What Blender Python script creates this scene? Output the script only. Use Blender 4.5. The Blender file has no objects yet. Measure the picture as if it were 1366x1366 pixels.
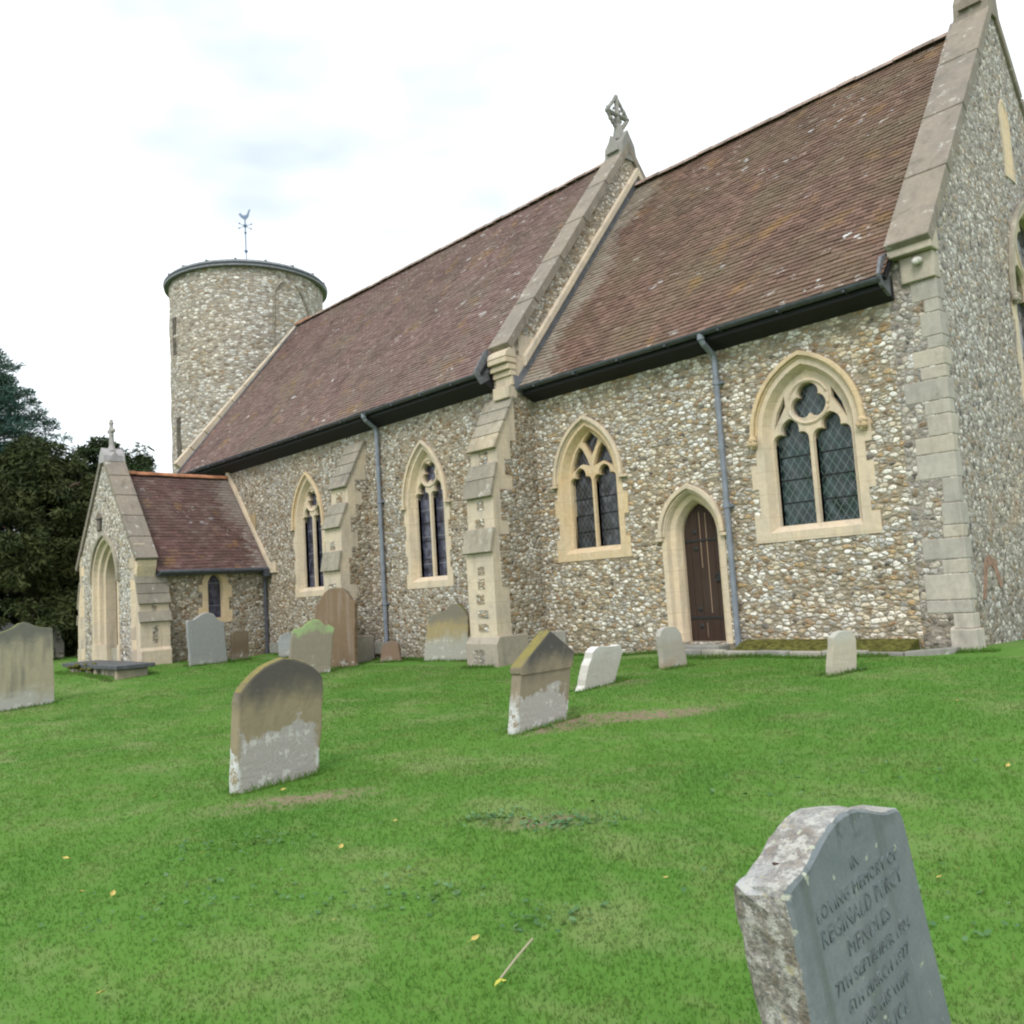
import bpy, bmesh, math, random
import numpy as np
from mathutils import Vector, Matrix
from mathutils.geometry import tessellate_polygon
sin, cos, pi, rad = math.sin, math.cos, math.pi, math.radians
rnd = random.Random(7)
S = bpy.context.scene
COL = S.collection

# ------------------------------------------------------------------ camera
cd = bpy.data.cameras.new("camera"); cam = bpy.data.objects.new("camera", cd); COL.objects.link(cam)
cd.sensor_fit = 'HORIZONTAL'; cd.sensor_width = 36.0; cd.lens = 36.0 * 1156.5 / 1366.0
cd.clip_start = 0.05; cd.clip_end = 2000
R_ = Vector((0.68491883, 0.72600305, -0.0616909)); U_ = Vector((0.10844828, -0.01785269, 0.99394178))
F_ = Vector((-0.72050341, 0.68745971, 0.09096142))
m = Matrix((R_, U_, -F_)).transposed().to_4x4(); m.translation = Vector((3.8462, -11.1842, 0.1685))
cam.matrix_world = m
S.camera = cam

# ------------------------------------------------------------------ sky, sun, exposure
SUN_EL, SUN_AZ = rad(48), rad(-62)      # azimuth measured from +X (east) towards +Y (north)
W = bpy.data.worlds.new("World"); S.world = W; W.use_nodes = True
wn, wl = W.node_tree.nodes, W.node_tree.links
wn.clear()
wo = wn.new('ShaderNodeOutputWorld'); bg = wn.new('ShaderNodeBackground'); bg.inputs['Strength'].default_value = 0.1
sky = wn.new('ShaderNodeTexSky'); sky.sky_type = 'NISHITA'; sky.sun_disc = False
sky.sun_elevation = SUN_EL; sky.sun_rotation = pi / 2 - SUN_AZ
tc = wn.new('ShaderNodeTexCoord')
mp = wn.new('ShaderNodeMapping'); mp.inputs['Scale'].default_value = (1.0, 1.0, 2.2)
nz = wn.new('ShaderNodeTexNoise'); nz.inputs['Scale'].default_value = 1.7; nz.inputs['Detail'].default_value = 5; nz.inputs['Roughness'].default_value = .5
cr = wn.new('ShaderNodeValToRGB')
cr.color_ramp.elements[0].position = .34; cr.color_ramp.elements[0].color = (.66, .66, .66, 1)
cr.color_ramp.elements[1].position = .56; cr.color_ramp.elements[1].color = (1, 1, 1, 1)
nz2 = wn.new('ShaderNodeTexNoise'); nz2.inputs['Scale'].default_value = 2.1; nz2.inputs['Detail'].default_value = 4
cc = wn.new('ShaderNodeValToRGB')
cc.color_ramp.elements[0].position = .34; cc.color_ramp.elements[0].color = (4.5, 5.0, 5.25, 1)
cc.color_ramp.elements[1].position = .64; cc.color_ramp.elements[1].color = (10.5, 10.8, 11.0, 1)
mx = wn.new('ShaderNodeMix'); mx.data_type = 'RGBA'
wl.new(tc.outputs['Generated'], mp.inputs[0]); wl.new(mp.outputs[0], nz.inputs['Vector']); wl.new(mp.outputs[0], nz2.inputs['Vector'])
wl.new(nz.outputs['Fac'], cr.inputs[0]); wl.new(nz2.outputs['Fac'], cc.inputs[0])
wl.new(cr.outputs[0], mx.inputs[0]); wl.new(sky.outputs[0], mx.inputs[6]); wl.new(cc.outputs[0], mx.inputs[7])
wl.new(mx.outputs[2], bg.inputs[0]); wl.new(bg.outputs[0], wo.inputs[0])
sl = bpy.data.lights.new("sun", 'SUN'); sl.energy = 1.1; sl.angle = rad(22); sl.color = (1, .96, .925)
sun = bpy.data.objects.new("sun", sl); COL.objects.link(sun)
sd = Vector((cos(SUN_EL) * cos(SUN_AZ), cos(SUN_EL) * sin(SUN_AZ), sin(SUN_EL)))
sun.rotation_euler = sd.to_track_quat('Z', 'Y').to_euler(); sun.location = (10, -20, 30)
S.view_settings.view_transform = 'Standard'; S.view_settings.look = 'None'
S.view_settings.exposure = 1.0; S.view_settings.gamma = 1.0
S.render.engine = 'CYCLES'
S.cycles.max_bounces = 5; S.cycles.diffuse_bounces = 3; S.cycles.glossy_bounces = 2; S.cycles.transmission_bounces = 2
S.cycles.filter_width = 2.2

# ------------------------------------------------------------------ material helpers
class NT:
    def __init__(s, name):
        s.m = bpy.data.materials.new(name); s.m.use_nodes = True
        s.t = s.m.node_tree; s.n = s.t.nodes; s.l = s.t.links
        s.b = s.n['Principled BSDF']; s.b.inputs['Roughness'].default_value = .9
        s.b.inputs['Specular IOR Level'].default_value = .25
        s.tc = s.n.new('ShaderNodeTexCoord')
    def new(s, k): return s.n.new('ShaderNode' + k)
    def link(s, a, b): s.l.new(a, b)
    def vec(s, scale=(1, 1, 1), src='Object', loc=(0, 0, 0)):
        mpp = s.new('Mapping'); mpp.inputs['Scale'].default_value = scale; mpp.inputs['Location'].default_value = loc
        s.link(s.tc.outputs[src], mpp.inputs[0]); return mpp.outputs[0]
    def noise(s, scale, detail=3, rough=.55, vec=None, dist=0):
        k = s.new('TexNoise'); k.inputs['Scale'].default_value = scale; k.inputs['Detail'].default_value = detail
        k.inputs['Roughness'].default_value = rough; k.inputs['Distortion'].default_value = dist
        s.link(vec if vec is not None else s.tc.outputs['Object'], k.inputs['Vector']); return k
    def ramp(s, fac, stops, interp='LINEAR'):
        k = s.new('ValToRGB'); e = k.color_ramp.elements; k.color_ramp.interpolation = interp
        while len(e) < len(stops): e.new(.5)
        for i, (p_, c) in enumerate(stops):
            e[i].position = p_
            e[i].color = (c[0], c[1], c[2], 1) if not isinstance(c, (int, float)) else (c, c, c, 1)
        s.link(fac, k.inputs[0]); return k.outputs[0]
    def mix(s, fac, a, b, blend='MIX'):
        k = s.new('Mix'); k.data_type = 'RGBA'; k.blend_type = blend
        for i, v in ((0, fac), (6, a), (7, b)):
            if hasattr(v, 'is_linked') or hasattr(v, 'links'): s.link(v, k.inputs[i])
            elif i == 0: k.inputs[0].default_value = v
            else: k.inputs[i].default_value = (v[0], v[1], v[2], 1)
        return k.outputs[2]
    def math(s, op, a, b=None, clamp=False):
        k = s.new('Math'); k.operation = op; k.use_clamp = clamp
        for i, v in ((0, a), (1, b)):
            if v is None: continue
            if isinstance(v, (int, float)): k.inputs[i].default_value = v
            else: s.link(v, k.inputs[i])
        return k.outputs[0]
    def bump(s, h, strength=.5, dist=.02):
        k = s.new('Bump'); k.inputs['Strength'].default_value = strength; k.inputs['Distance'].default_value = dist
        s.link(h, k.inputs['Height']); s.link(k.outputs[0], s.b.inputs['Normal']); return k
    def color(s, c): s.link(c, s.b.inputs['Base Color'])
    def attr(s, name):
        k = s.new('Attribute'); k.attribute_name = name; return k
    def sep(s, src='Object'):
        k = s.new('SeparateXYZ'); s.link(s.tc.outputs[src], k.inputs[0]); return k
    def up(s):
        g = s.new('NewGeometry'); k = s.new('SeparateXYZ'); s.link(g.outputs['Normal'], k.inputs[0]); return k.outputs[2]

def flint(name, scale, palette, mortar, flat=1.55, edge=.13, patch=None, bumpd=.05, warm=.4, damp_top=-.45):
    t = NT(name)
    wv = t.noise(4.2, 4, .7)
    v0 = t.vec((1, 1, flat))
    add = t.new('VectorMath'); add.operation = 'MULTIPLY_ADD'
    t.link(wv.outputs['Color'], add.inputs[0]); add.inputs[1].default_value = (.15, .15, .15); t.link(v0, add.inputs[2])
    # stones differ in size: two cell sizes chosen by a broad noise
    vf = t.new('TexVoronoi'); vf.feature = 'F1'; vf.inputs['Scale'].default_value = scale; vf.inputs['Randomness'].default_value = .9
    ve = t.new('TexVoronoi'); ve.feature = 'DISTANCE_TO_EDGE'; ve.inputs['Scale'].default_value = scale; ve.inputs['Randomness'].default_value = .9
    t.link(add.outputs[0], vf.inputs['Vector']); t.link(add.outputs[0], ve.inputs['Vector'])
    sp = t.new('SeparateColor'); t.link(vf.outputs['Color'], sp.inputs[0])
    stone = t.ramp(sp.outputs[0], palette, 'CONSTANT')
    fine = t.noise(scale * 2.4, 4, .65)
    stone = t.mix(t.ramp(fine.outputs[0], [(.36, .6), (.56, 0)]), stone, (.13, .11, .085))
    stone = t.mix(t.ramp(t.noise(scale * 1.7, 3, .6, t.vec((1, 1, 1), loc=(3, 8, 1))).outputs[0], [(.56, 0), (.68, .55)]), stone, (.66, .64, .59))
    stone = t.mix(1.0, stone, t.ramp(sp.outputs[1], [(0, .6), (.5, 1.0), (1, 1.3)]), 'MULTIPLY')
    big = t.noise(.6, 4, .6)
    stone = t.mix(t.ramp(big.outputs[0], [(.38, 0), (.66, warm)]), stone, t.mix(1.0, stone, (1.0, .84, .62), 'MULTIPLY'))
    mo = t.mix(t.ramp(t.noise(6, 4, .65).outputs[0], [(.32, 0), (.68, 1)]), mortar, [c * .62 for c in mortar])
    ew = t.math('ADD', t.math('MULTIPLY', t.noise(1.8, 4, .6).outputs[0], edge * 1.9), edge * .05)
    # rounded pebbles: the cell must be away from its edge and near its centre
    rnd_ = t.math('MULTIPLY', t.math('SUBTRACT', .74, t.math('ADD', vf.outputs['Distance'], t.math('MULTIPLY', fine.outputs[0], .10))), .8)
    d_ = t.math('MINIMUM', ve.outputs['Distance'], rnd_)
    ms = t.new('MapRange'); ms.interpolation_type = 'SMOOTHSTEP'
    t.link(d_, ms.inputs['Value']); t.link(t.math('MULTIPLY', ew, .35), ms.inputs['From Min']); t.link(ew, ms.inputs['From Max'])
    c = t.mix(ms.outputs[0], mo, stone)
    if patch:
        pm = t.ramp(t.noise(patch[1], 4, .65, dist=.4).outputs[0], [(patch[2], 0), (patch[2] + .08, 1)])
        c = t.mix(t.math('MULTIPLY', pm, patch[3]), c, patch[0])
    z = t.sep()
    damp = t.new('MapRange'); t.link(z.outputs[2], damp.inputs['Value'])
    damp.inputs['From Min'].default_value = -1.0; damp.inputs['From Max'].default_value = damp_top; damp.inputs['To Min'].default_value = .42; damp.inputs['To Max'].default_value = 0
    c = t.mix(t.math('MULTIPLY', damp.outputs[0], t.ramp(t.noise(3, 3).outputs[0], [(.3, .3), (.7, 1)])), c, (.10, .085, .05))
    t.color(c)
    h = t.math('ADD', t.math('MINIMUM', d_, .26), t.math('MULTIPLY', fine.outputs[0], .16))
    t.bump(h, 1.0, bumpd)
    t.b.inputs['Roughness'].default_value = .7
    return t.m

W_, G_, O_, B_, D_ = (.70, .69, .66), (.42, .415, .40), (.40, .285, .155), (.27, .185, .11), (.11, .105, .10)
P1 = [(0, W_), (.24, G_), (.36, (.52, .47, .37)), (.52, O_), (.60, W_), (.72, (.40, .33, .23)), (.82, B_), (.90, (.50, .48, .43)), (.965, D_)]
P2 = [(0, (.60, .59, .56)), (.20, (.34, .32, .29)), (.36, (.42, .38, .31)), (.50, (.31, .22, .125)), (.58, (.62, .605, .57)), (.73, (.28, .23, .175)), (.83, (.23, .15, .085)), (.90, (.42, .39, .34)), (.96, D_)]
P3 = [(0, (.57, .56, .55)), (.22, (.30, .29, .28)), (.40, (.44, .40, .34)), (.54, (.16, .15, .145)), (.66, (.60, .58, .54)), (.80, (.31, .23, .15)), (.90, (.48, .45, .40)), (.96, D_)]
M_FL_CH = flint('flint_chancel', 10.4, P1, (.315, .262, .188), 1.75, .095, warm=.65)
M_FL_NV = flint('flint_nave', 11.0, P2, (.325, .272, .20), 1.45, .105, warm=.6)
M_FL_EA = flint('flint_east', 12.0, P3, (.325, .285, .24), 1.15, .10, ((.40, .26, .16), .8, .62, .4), .045, .5, .9)
M_FL_PO = flint('flint_porch', 10.5, [(0, W_), (.3, (.30, .29, .28)), (.45, (.50, .46, .38)), (.62, D_), (.70, W_), (.84, (.36, .29, .19))], (.42, .37, .31), 1.25, .11)
M_FL_TW = flint('flint_tower', 5.6, [(0, (.64, .63, .60)), (.20, (.34, .31, .26)), (.40, (.42, .38, .32)), (.55, (.33, .25, .16)), (.66, (.58, .565, .53)), (.84, (.24, .20, .155)), (.92, (.70, .69, .66))], (.345, .30, .25), 2.1, .12, ((.36, .33, .275), .9, .58, .45), warm=.5)

def limestone(name, base, grey, amount, joints=None, rough=.85, lichen=.0):
    t = NT(name)
    n1 = t.noise(1.7, 5, .6); n2 = t.noise(14, 4, .6); n3 = t.noise(60, 3, .6)
    c = t.mix(t.ramp(n1.outputs[0], [(.5 - amount * .35, 1), (.78 - amount * .2, 0)]), base, grey)
    c = t.mix(t.ramp(n2.outputs[0], [(.4, .35), (.6, 0)]), c, [x * .7 for x in base])
    st = t.noise(3.4, 4, .6, t.vec((1.6, 1.6, .35), loc=(2, 5, 0)))
    c = t.mix(t.ramp(st.outputs[0], [(.52, 0), (.74, .5)]), c, [x * .55 for x in grey])
    at = t.attr('rnd')
    c = t.mix(1.0, c, t.ramp(at.outputs['Fac'], [(0, (.70, .70, .73)), (.5, (1, 1, 1)), (1, (1.18, 1.10, .98))]), 'MULTIPLY')
    if lichen:
        l = t.ramp(t.noise(5.5, 5, .7).outputs[0], [(.60, 0), (.66, lichen)])
        c = t.mix(l, c, (.50, .50, .46))
        l = t.ramp(t.noise(3.1, 5, .7, t.vec((1, 1, 1), loc=(7, 3, 1))).outputs[0], [(.58, 0), (.68, lichen)])
        c = t.mix(l, c, (.13, .12, .09))
    if joints:
        br = t.new('TexBrick'); br.inputs['Scale'].default_value = 1; br.inputs['Brick Width'].default_value = joints[0]; br.inputs['Row Height'].default_value = joints[1]
        br.inputs['Mortar Size'].default_value = .005; br.inputs['Mortar Smooth'].default_value = .3
        sx = t.sep(); cb = t.new('CombineXYZ'); t.link(t.math('ADD', sx.outputs[0], sx.outputs[1]), cb.inputs[0]); t.link(sx.outputs[2], cb.inputs[1])
        t.link(cb.outputs[0], br.inputs['Vector'])
        c = t.mix(t.math('MULTIPLY', br.outputs['Fac'], .6), c, [x * .6 for x in base])
    t.color(c); t.bump(t.math('ADD', n2.outputs[0], t.math('MULTIPLY', n3.outputs[0], .4)), .35, .012)
    t.b.inputs['Roughness'].default_value = rough
    return t.m

M_CREAM = limestone('cream_limestone', (.63, .51, .355), (.52, .45, .36), .5, (.9, .33))
M_YELLOW = limestone('yellow_limestone', (.60, .445, .26), (.59, .485, .34), .5, (.9, .42))
M_GREY = limestone('weathered_limestone', (.36, .32, .25), (.22, .205, .17), .8, None, .9, .55)
M_COPE = limestone('coping_stone', (.27, .23, .185), (.195, .175, .15), .75, None, .9, .6)
M_BUTT = limestone('buttress_limestone', (.60, .50, .37), (.43, .38, .32), .7, (1.1, .36), .9, .15)
M_QUOIN = limestone('quoin_limestone', (.44, .405, .35), (.32, .30, .275), .9, None, .9, .3)
M_PLINTH = limestone('plinth_limestone', (.40, .35, .28), (.30, .27, .225), .8, None, .9, .25)
M_KERB = limestone('kerb_stone', (.34, .33, .29), (.22, .21, .18), .8, None, .9, .5)

def simple(name, c, rough=.6, var=.0, spec=.3, metal=0.0, nscale=8):
    t = NT(name); t.b.inputs['Roughness'].default_value = rough; t.b.inputs['Specular IOR Level'].default_value = spec; t.b.inputs['Metallic'].default_value = metal
    if var:
        n = t.noise(nscale, 4, .6)
        t.color(t.mix(t.ramp(n.outputs[0], [(.35, 0), (.68, 1)]), [x * (1 - var) for x in c], [min(1, x * (1 + var)) for x in c]))
    else: t.b.inputs['Base Color'].default_value = (*c, 1)
    return t.m
M_BLACK = simple('black_board', (.014, .014, .016), .6)
M_GUTTER = simple('gutter_paint', (.065, .07, .085), .4, .25, .5)
M_PIPE = simple('grey_pipe', (.18, .20, .235), .5, .18, .4)
M_DPIPE = simple('dark_pipe', (.06, .065, .08), .45, .18, .4)
M_IRON = simple('black_iron', (.02, .02, .02), .5)
M_LEAD = simple('lead', (.20, .21, .23), .55, .25, .4)
M_LEADF = simple('lead_flashing', (.13, .135, .15), .6, .25, .4)
M_VANE = simple('vane_metal', (.16, .22, .33), .6)
M_DARK = simple('dark_recess', (.05, .045, .04), .9)
M_MOSS = simple('moss', (.085, .085, .022), 1, .5, .1, nscale=14)
M_GAPLIGHT = simple('pale_wood', (.36, .25, .17), .8)
M_RIDGE = simple('ridge_tile', (.30, .225, .19), .85, .35, nscale=3)
M_RRED = simple('red_ridge_tile', (.36, .16, .085), .85, .35, nscale=3)
M_INNER = limestone('inner_render', (.36, .285, .17), (.27, .22, .14), .5)

def wood():
    t = NT('old_oak')
    n = t.noise(3, 5, .65, t.vec((9, 9, .6))); n2 = t.noise(1.2, 3)
    c = t.mix(n.outputs[0], (.018, .011, .008), (.060, .033, .022)); c = t.mix(t.ramp(n2.outputs[0], [(.4, 0), (.7, .6)]), c, (.05, .037, .03))
    t.color(c); t.bump(n.outputs[0], .4, .01); t.b.inputs['Roughness'].default_value = .7
    return t.m
M_WOOD = wood()

def glass(name, base, lead, diamonds, w=.085):
    t = NT(name)
    sx = t.sep()
    a = t.math('ADD', sx.outputs[0], sx.outputs[1])
    if diamonds:
        u = t.math('ADD', t.math('DIVIDE', a, w), t.math('DIVIDE', sx.outputs[2], w * 1.5)); v = t.math('SUBTRACT', t.math('DIVIDE', a, w), t.math('DIVIDE', sx.outputs[2], w * 1.5))
        f = lambda q: t.math('LESS_THAN', t.math('ABSOLUTE', t.math('SUBTRACT', t.math('FRACT', q), .5)), .042)
        line = t.math('MAXIMUM', f(u), f(v))
        cb = t.new('CombineXYZ'); t.link(t.math('FLOOR', u), cb.inputs[0]); t.link(t.math('FLOOR', v), cb.inputs[1])
    else:
        u = t.math('DIVIDE', sx.outputs[2], .55)
        line = t.math('LESS_THAN', t.math('ABSOLUTE', t.math('SUBTRACT', t.math('FRACT', u), .5)), .02)
        vv = t.new('TexVoronoi'); vv.inputs['Scale'].default_value = 9; t.link(t.tc.outputs['Object'], vv.inputs['Vector'])
        cb = vv; 
    wn_ = t.new('TexWhiteNoise'); t.link(cb.outputs[0] if diamonds else cb.outputs['Color'], wn_.inputs['Vector'])
    c = t.mix(wn_.outputs['Value'], [x * .5 for x in base], [x * 1.5 for x in base])
    t.color(t.mix(line, c, lead))
    t.link(t.math('ADD', t.math('MULTIPLY', line, .4), .16), t.b.inputs['Roughness'])
    t.b.inputs['Specular IOR Level'].default_value = .45
    g = t.new('NewGeometry'); vs_ = t.new('VectorMath'); vs_.operation = 'SUBTRACT'; t.link(wn_.outputs['Color'], vs_.inputs[0]); vs_.inputs[1].default_value = (.5, .5, .5)
    va = t.new('VectorMath'); va.operation = 'MULTIPLY_ADD'; t.link(vs_.outputs[0], va.inputs[0]); va.inputs[1].default_value = (.16, .16, .16); t.link(g.outputs['Normal'], va.inputs[2])
    vn = t.new('VectorMath'); vn.operation = 'NORMALIZE'; t.link(va.outputs[0], vn.inputs[0]); t.link(vn.outputs[0], t.b.inputs['Normal'])
    return t.m
M_GL4 = glass('leaded_glass_guarded', (.020, .034, .034), (.12, .155, .15), True, .125)
M_GL3 = glass('leaded_glass', (.035, .037, .042), (.085, .09, .10), True, .10)
M_GL2 = glass('stained_glass_outside', (.052, .052, .078), (.13, .14, .16), False)

def roof_mat(name, cols, moss, pale, pale_x=None):
    t = NT(name)
    at = t.attr('rnd')
    c = t.ramp(at.outputs['Fac'], [(0, cols[0]), (.35, cols[1]), (.7, cols[2]), (1, cols[3])])
    n = t.noise(.75, 5, .65)
    c = t.mix(t.ramp(n.outputs[0], [(.42, 0), (.68, .75)]), c, moss)
    n2 = t.noise(1.1, 4, .6, t.vec((1, 1, 1), loc=(5, 9, 2)))
    c = t.mix(t.ramp(n2.outputs[0], [(.5, 0), (.72, .55)]), c, [x * .55 for x in cols[1]])
    n3 = t.noise(4.5, 4, .75, t.vec((.6, 1, 1), loc=(1, 2, 3))); n4 = t.noise(.45, 2)
    spots = t.math('MULTIPLY', t.ramp(n3.outputs[0], [(.625, 0), (.655, 1)]), t.ramp(n4.outputs[0], [(.47, 0), (.58, 1)]))
    c = t.mix(spots, c, (.50, .49, .48))
    n5 = t.noise(1.6, 3, .6, t.vec((1, 1, 1), loc=(11, 0, 4)))
    c = t.mix(t.ramp(n5.outputs[0], [(.60, 0), (.76, .65)]), c, (.25, .150, .055))
    edge = t.attr('pale')
    c = t.mix(t.math('MULTIPLY', edge.outputs['Fac'], t.ramp(t.noise(2.2, 3).outputs[0], [(.3, .55), (.7, 1)])), c, pale)
    t.color(c)
    t.bump(t.noise(40, 3).outputs[0], .25, .01); t.b.inputs['Roughness'].default_value = .85
    return t.m
M_ROOF_C = roof_mat('chancel_tiles', [(.112, .066, .049), (.134, .080, .060), (.158, .094, .071), (.19, .120, .092)], (.135, .108, .066), (.28, .25, .205))
M_ROOF_N = roof_mat('nave_tiles', [(.128, .078, .068), (.148, .091, .081), (.170, .106, .094), (.20, .135, .118)], (.148, .118, .086), (.27, .245, .21))
M_ROOF_P = roof_mat('porch_tiles', [(.076, .043, .038), (.096, .052, .047), (.117, .063, .057), (.145, .09, .079)], (.105, .082, .068), (.24, .215, .19))

# ------------------------------------------------------------------ geometry helpers
class MB:
    def __init__(s): s.v = []; s.f = []; s.a = []; s.pale = []; s.mi = []; s.cur = 0
    def add(s, vs, fs, a=None, pale=0.0):
        o = len(s.v); s.v += [tuple(q) for q in vs]; r = rnd.random() if a is None else a
        for f in fs: s.f.append(tuple(i + o for i in f)); s.a.append(r); s.pale.append(pale); s.mi.append(s.cur)
    def box(s, x0, x1, y0, y1, z0, z1, a=None):
        s.hexa([(x0, y0, z0), (x1, y0, z0), (x1, y1, z0), (x0, y1, z0), (x0, y0, z1), (x1, y0, z1), (x1, y1, z1), (x0, y1, z1)], a)
    def hexa(s, p, a=None): s.add(p, [(0, 3, 2, 1), (4, 5, 6, 7), (0, 1, 5, 4), (1, 2, 6, 5), (2, 3, 7, 6), (3, 0, 4, 7)], a)
    def prism(s, poly, d, a=None):      # poly: 3D points, d: extrusion vector
        n = len(poly); d = Vector(d); P = [Vector(q) for q in poly]
        vs = P + [q + d for q in P]
        tr = tessellate_polygon([P])
        fs = [tuple(t_) for t_ in tr] + [tuple(i + n for i in reversed(t_)) for t_ in tr]
        fs += [(i, (i + 1) % n, (i + 1) % n + n, i + n) for i in range(n)]
        s.add(vs, fs, a)
    def tube(s, path, r, n=10, a=None, cap=True):
        P = [Vector(q) for q in path]; rs = r if isinstance(r, (list, tuple)) else [r] * len(P)
        vs = []; fs = []
        ref = Vector((0, 0, 1))
        for i, q in enumerate(P):
            t_ = (P[min(i + 1, len(P) - 1)] - P[max(i - 1, 0)]).normalized()
            x = t_.cross(ref if abs(t_.z) < .95 else Vector((0, 1, 0))).normalized(); y = t_.cross(x)
            for k in range(n): vs.append(q + (x * cos(2 * pi * k / n) + y * sin(2 * pi * k / n)) * rs[i])
        for i in range(len(P) - 1):
            for k in range(n): fs.append((i * n + k, i * n + (k + 1) % n, (i + 1) * n + (k + 1) % n, (i + 1) * n + k))
        if cap: fs += [tuple(range(n)), tuple((len(P) - 1) * n + k for k in reversed(range(n)))]
        s.add(vs, fs, a)
    def ball(s, c, r, n=8, a=None, sc=(1, 1, 1)):
        vs = []; fs = []
        for i in range(n + 1):
            th = pi * i / n
            for k in range(2 * n):
                ph = pi * k / n; vs.append((c[0] + r * sc[0] * sin(th) * cos(ph), c[1] + r * sc[1] * sin(th) * sin(ph), c[2] + r * sc[2] * cos(th)))
        for i in range(n):
            for k in range(2 * n): fs.append((i * 2 * n + k, (i + 1) * 2 * n + k, (i + 1) * 2 * n + (k + 1) % (2 * n), i * 2 * n + (k + 1) % (2 * n)))
        s.add(vs, fs, a)
    def build(s, name, mat, parent=None, smooth=False, origin=None, bevel=0, fix=True):
        me = bpy.data.meshes.new(name)
        o = Vector(origin) if origin is not None else Vector((0, 0, 0))
        me.from_pydata([tuple(Vector(q) - o) for q in s.v], [], s.f)
        mats = mat if isinstance(mat, list) else [mat]
        for q in mats: me.materials.append(q)
        if len(mats) > 1: me.polygons.foreach_set('material_index', s.mi)
        at = me.attributes.new('rnd', 'FLOAT', 'FACE'); at.data.foreach_set('value', s.a)
        if any(s.pale): at = me.attributes.new('pale', 'FLOAT', 'FACE'); at.data.foreach_set('value', s.pale)
        if fix:
            bm = bmesh.new(); bm.from_mesh(me); bmesh.ops.recalc_face_normals(bm, faces=bm.faces); bm.to_mesh(me); bm.free()
        if smooth: me.polygons.foreach_set('use_smooth', [True] * len(me.polygons))
        ob = bpy.data.objects.new(name, me); COL.objects.link(ob)
        if parent is not None:
            ob.parent = parent; ob.matrix_parent_inverse = parent.matrix_world.inverted() if parent.type == 'EMPTY' else Matrix()
        if origin is not None: ob.location = o
        if bevel:
            b = ob.modifiers.new('bevel', 'BEVEL'); b.width = bevel; b.segments = 2; b.limit_method = 'ANGLE'; b.angle_limit = rad(40)
        return ob

def tag(o, label, cat, group=None, kind=None):
    if label: o['label'] = label
    if cat: o['category'] = cat
    if group: o['group'] = group
    if kind: o['kind'] = kind
    return o
def empty(name, loc):
    o = bpy.data.objects.new(name, None); COL.objects.link(o); o.location = loc; o.empty_display_size = .3
    bpy.context.view_layer.update(); return o

class FR:                                # wall frame: a along the wall, b up, d outward
    def __init__(s, o, u, n): s.o = Vector(o); s.u = Vector(u); s.n = Vector(n)
    def p(s, a, b, d=0): return s.o + s.u * a + Vector((0, 0, b)) + s.n * d
FS = FR((0, 0, 0), (1, 0, 0), (0, -1, 0)); DN = .51
FN = FR((0, -DN, 0), (1, 0, 0), (0, -1, 0))
FE = FR((0, 0, 0), (0, 1, 0), (1, 0, 0))
PX0, PX1, PY = -20.39, -16.56, -3.77
FPF = FR((0, PY, 0), (1, 0, 0), (0, -1, 0)); FPE = FR((PX1, 0, 0), (0, 1, 0), (1, 0, 0)); FPW = FR((PX0, 0, 0), (0, -1, 0), (-1, 0, 0))

def arch(cx, h, zs, za, off=0, n=9):     # arc points from right spring over apex to left spring
    H = za - zs; c = (H * H - h * h) / (2 * h); R = h + c
    R2 = R + off; a1 = math.acos(max(-1, min(1, c / R2)))
    right = [(cx - c + R2 * cos(a1 * i / n), zs + R2 * sin(a1 * i / n)) for i in range(n + 1)]
    return right + [(2 * cx - x, z) for x, z in reversed(right[:-1])]
def arch_loop(cx, h, zb, zs, za, off=0, n=9): return [(cx - h - off, zb), (cx + h + off, zb)] + arch(cx, h, zs, za, off, n)

def plate(M, fr, outer, holes, d0, d1, a=None, ends=True):
    loops = [outer] + list(holes)
    flat = [q for l in loops for q in l]; n = len(flat)
    tr = tessellate_polygon([[Vector((x, y, 0)) for x, y in l] for l in loops])
    vs = [fr.p(x, y, d1) for x, y in flat] + [fr.p(x, y, d0) for x, y in flat]
    fs = [tuple(t_) for t_ in tr] + [tuple(i + n for i in reversed(t_)) for t_ in tr]
    k = 0
    for l in loops:
        m_ = len(l)
        fs += [(k + i, k + (i + 1) % m_, k + (i + 1) % m_ + n, k + i + n) for i in range(m_)]; k += m_
    M.add(vs, fs, a)
def ring(M, fr, la, da, lb, db, a=None, closed=True):
    n = len(la); vs = [fr.p(x, y, da) for x, y in la] + [fr.p(x, y, db) for x, y in lb]
    M.add(vs, [(i, (i + 1) % n, (i + 1) % n + n, i + n) for i in range(n if closed else n - 1)], a)
def band(M, fr, pa, pb, d0, d1, a=None):   # open strip between two polylines, extruded: hood moulds, strings
    n = len(pa)
    vs = [fr.p(x, y, d0) for x, y in pa] + [fr.p(x, y, d1) for x, y in pa] + [fr.p(x, y, d1) for x, y in pb] + [fr.p(x, y, d0) for x, y in pb]
    fs = []
    for i in range(n - 1):
        for j in range(4): fs.append((j * n + i, j * n + i + 1, ((j + 1) % 4) * n + i + 1, ((j + 1) % 4) * n + i))
    fs += [(0, n, 2 * n, 3 * n), (n - 1, 4 * n - 1, 3 * n - 1, 2 * n - 1)]
    M.add(vs, fs, a)
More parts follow.
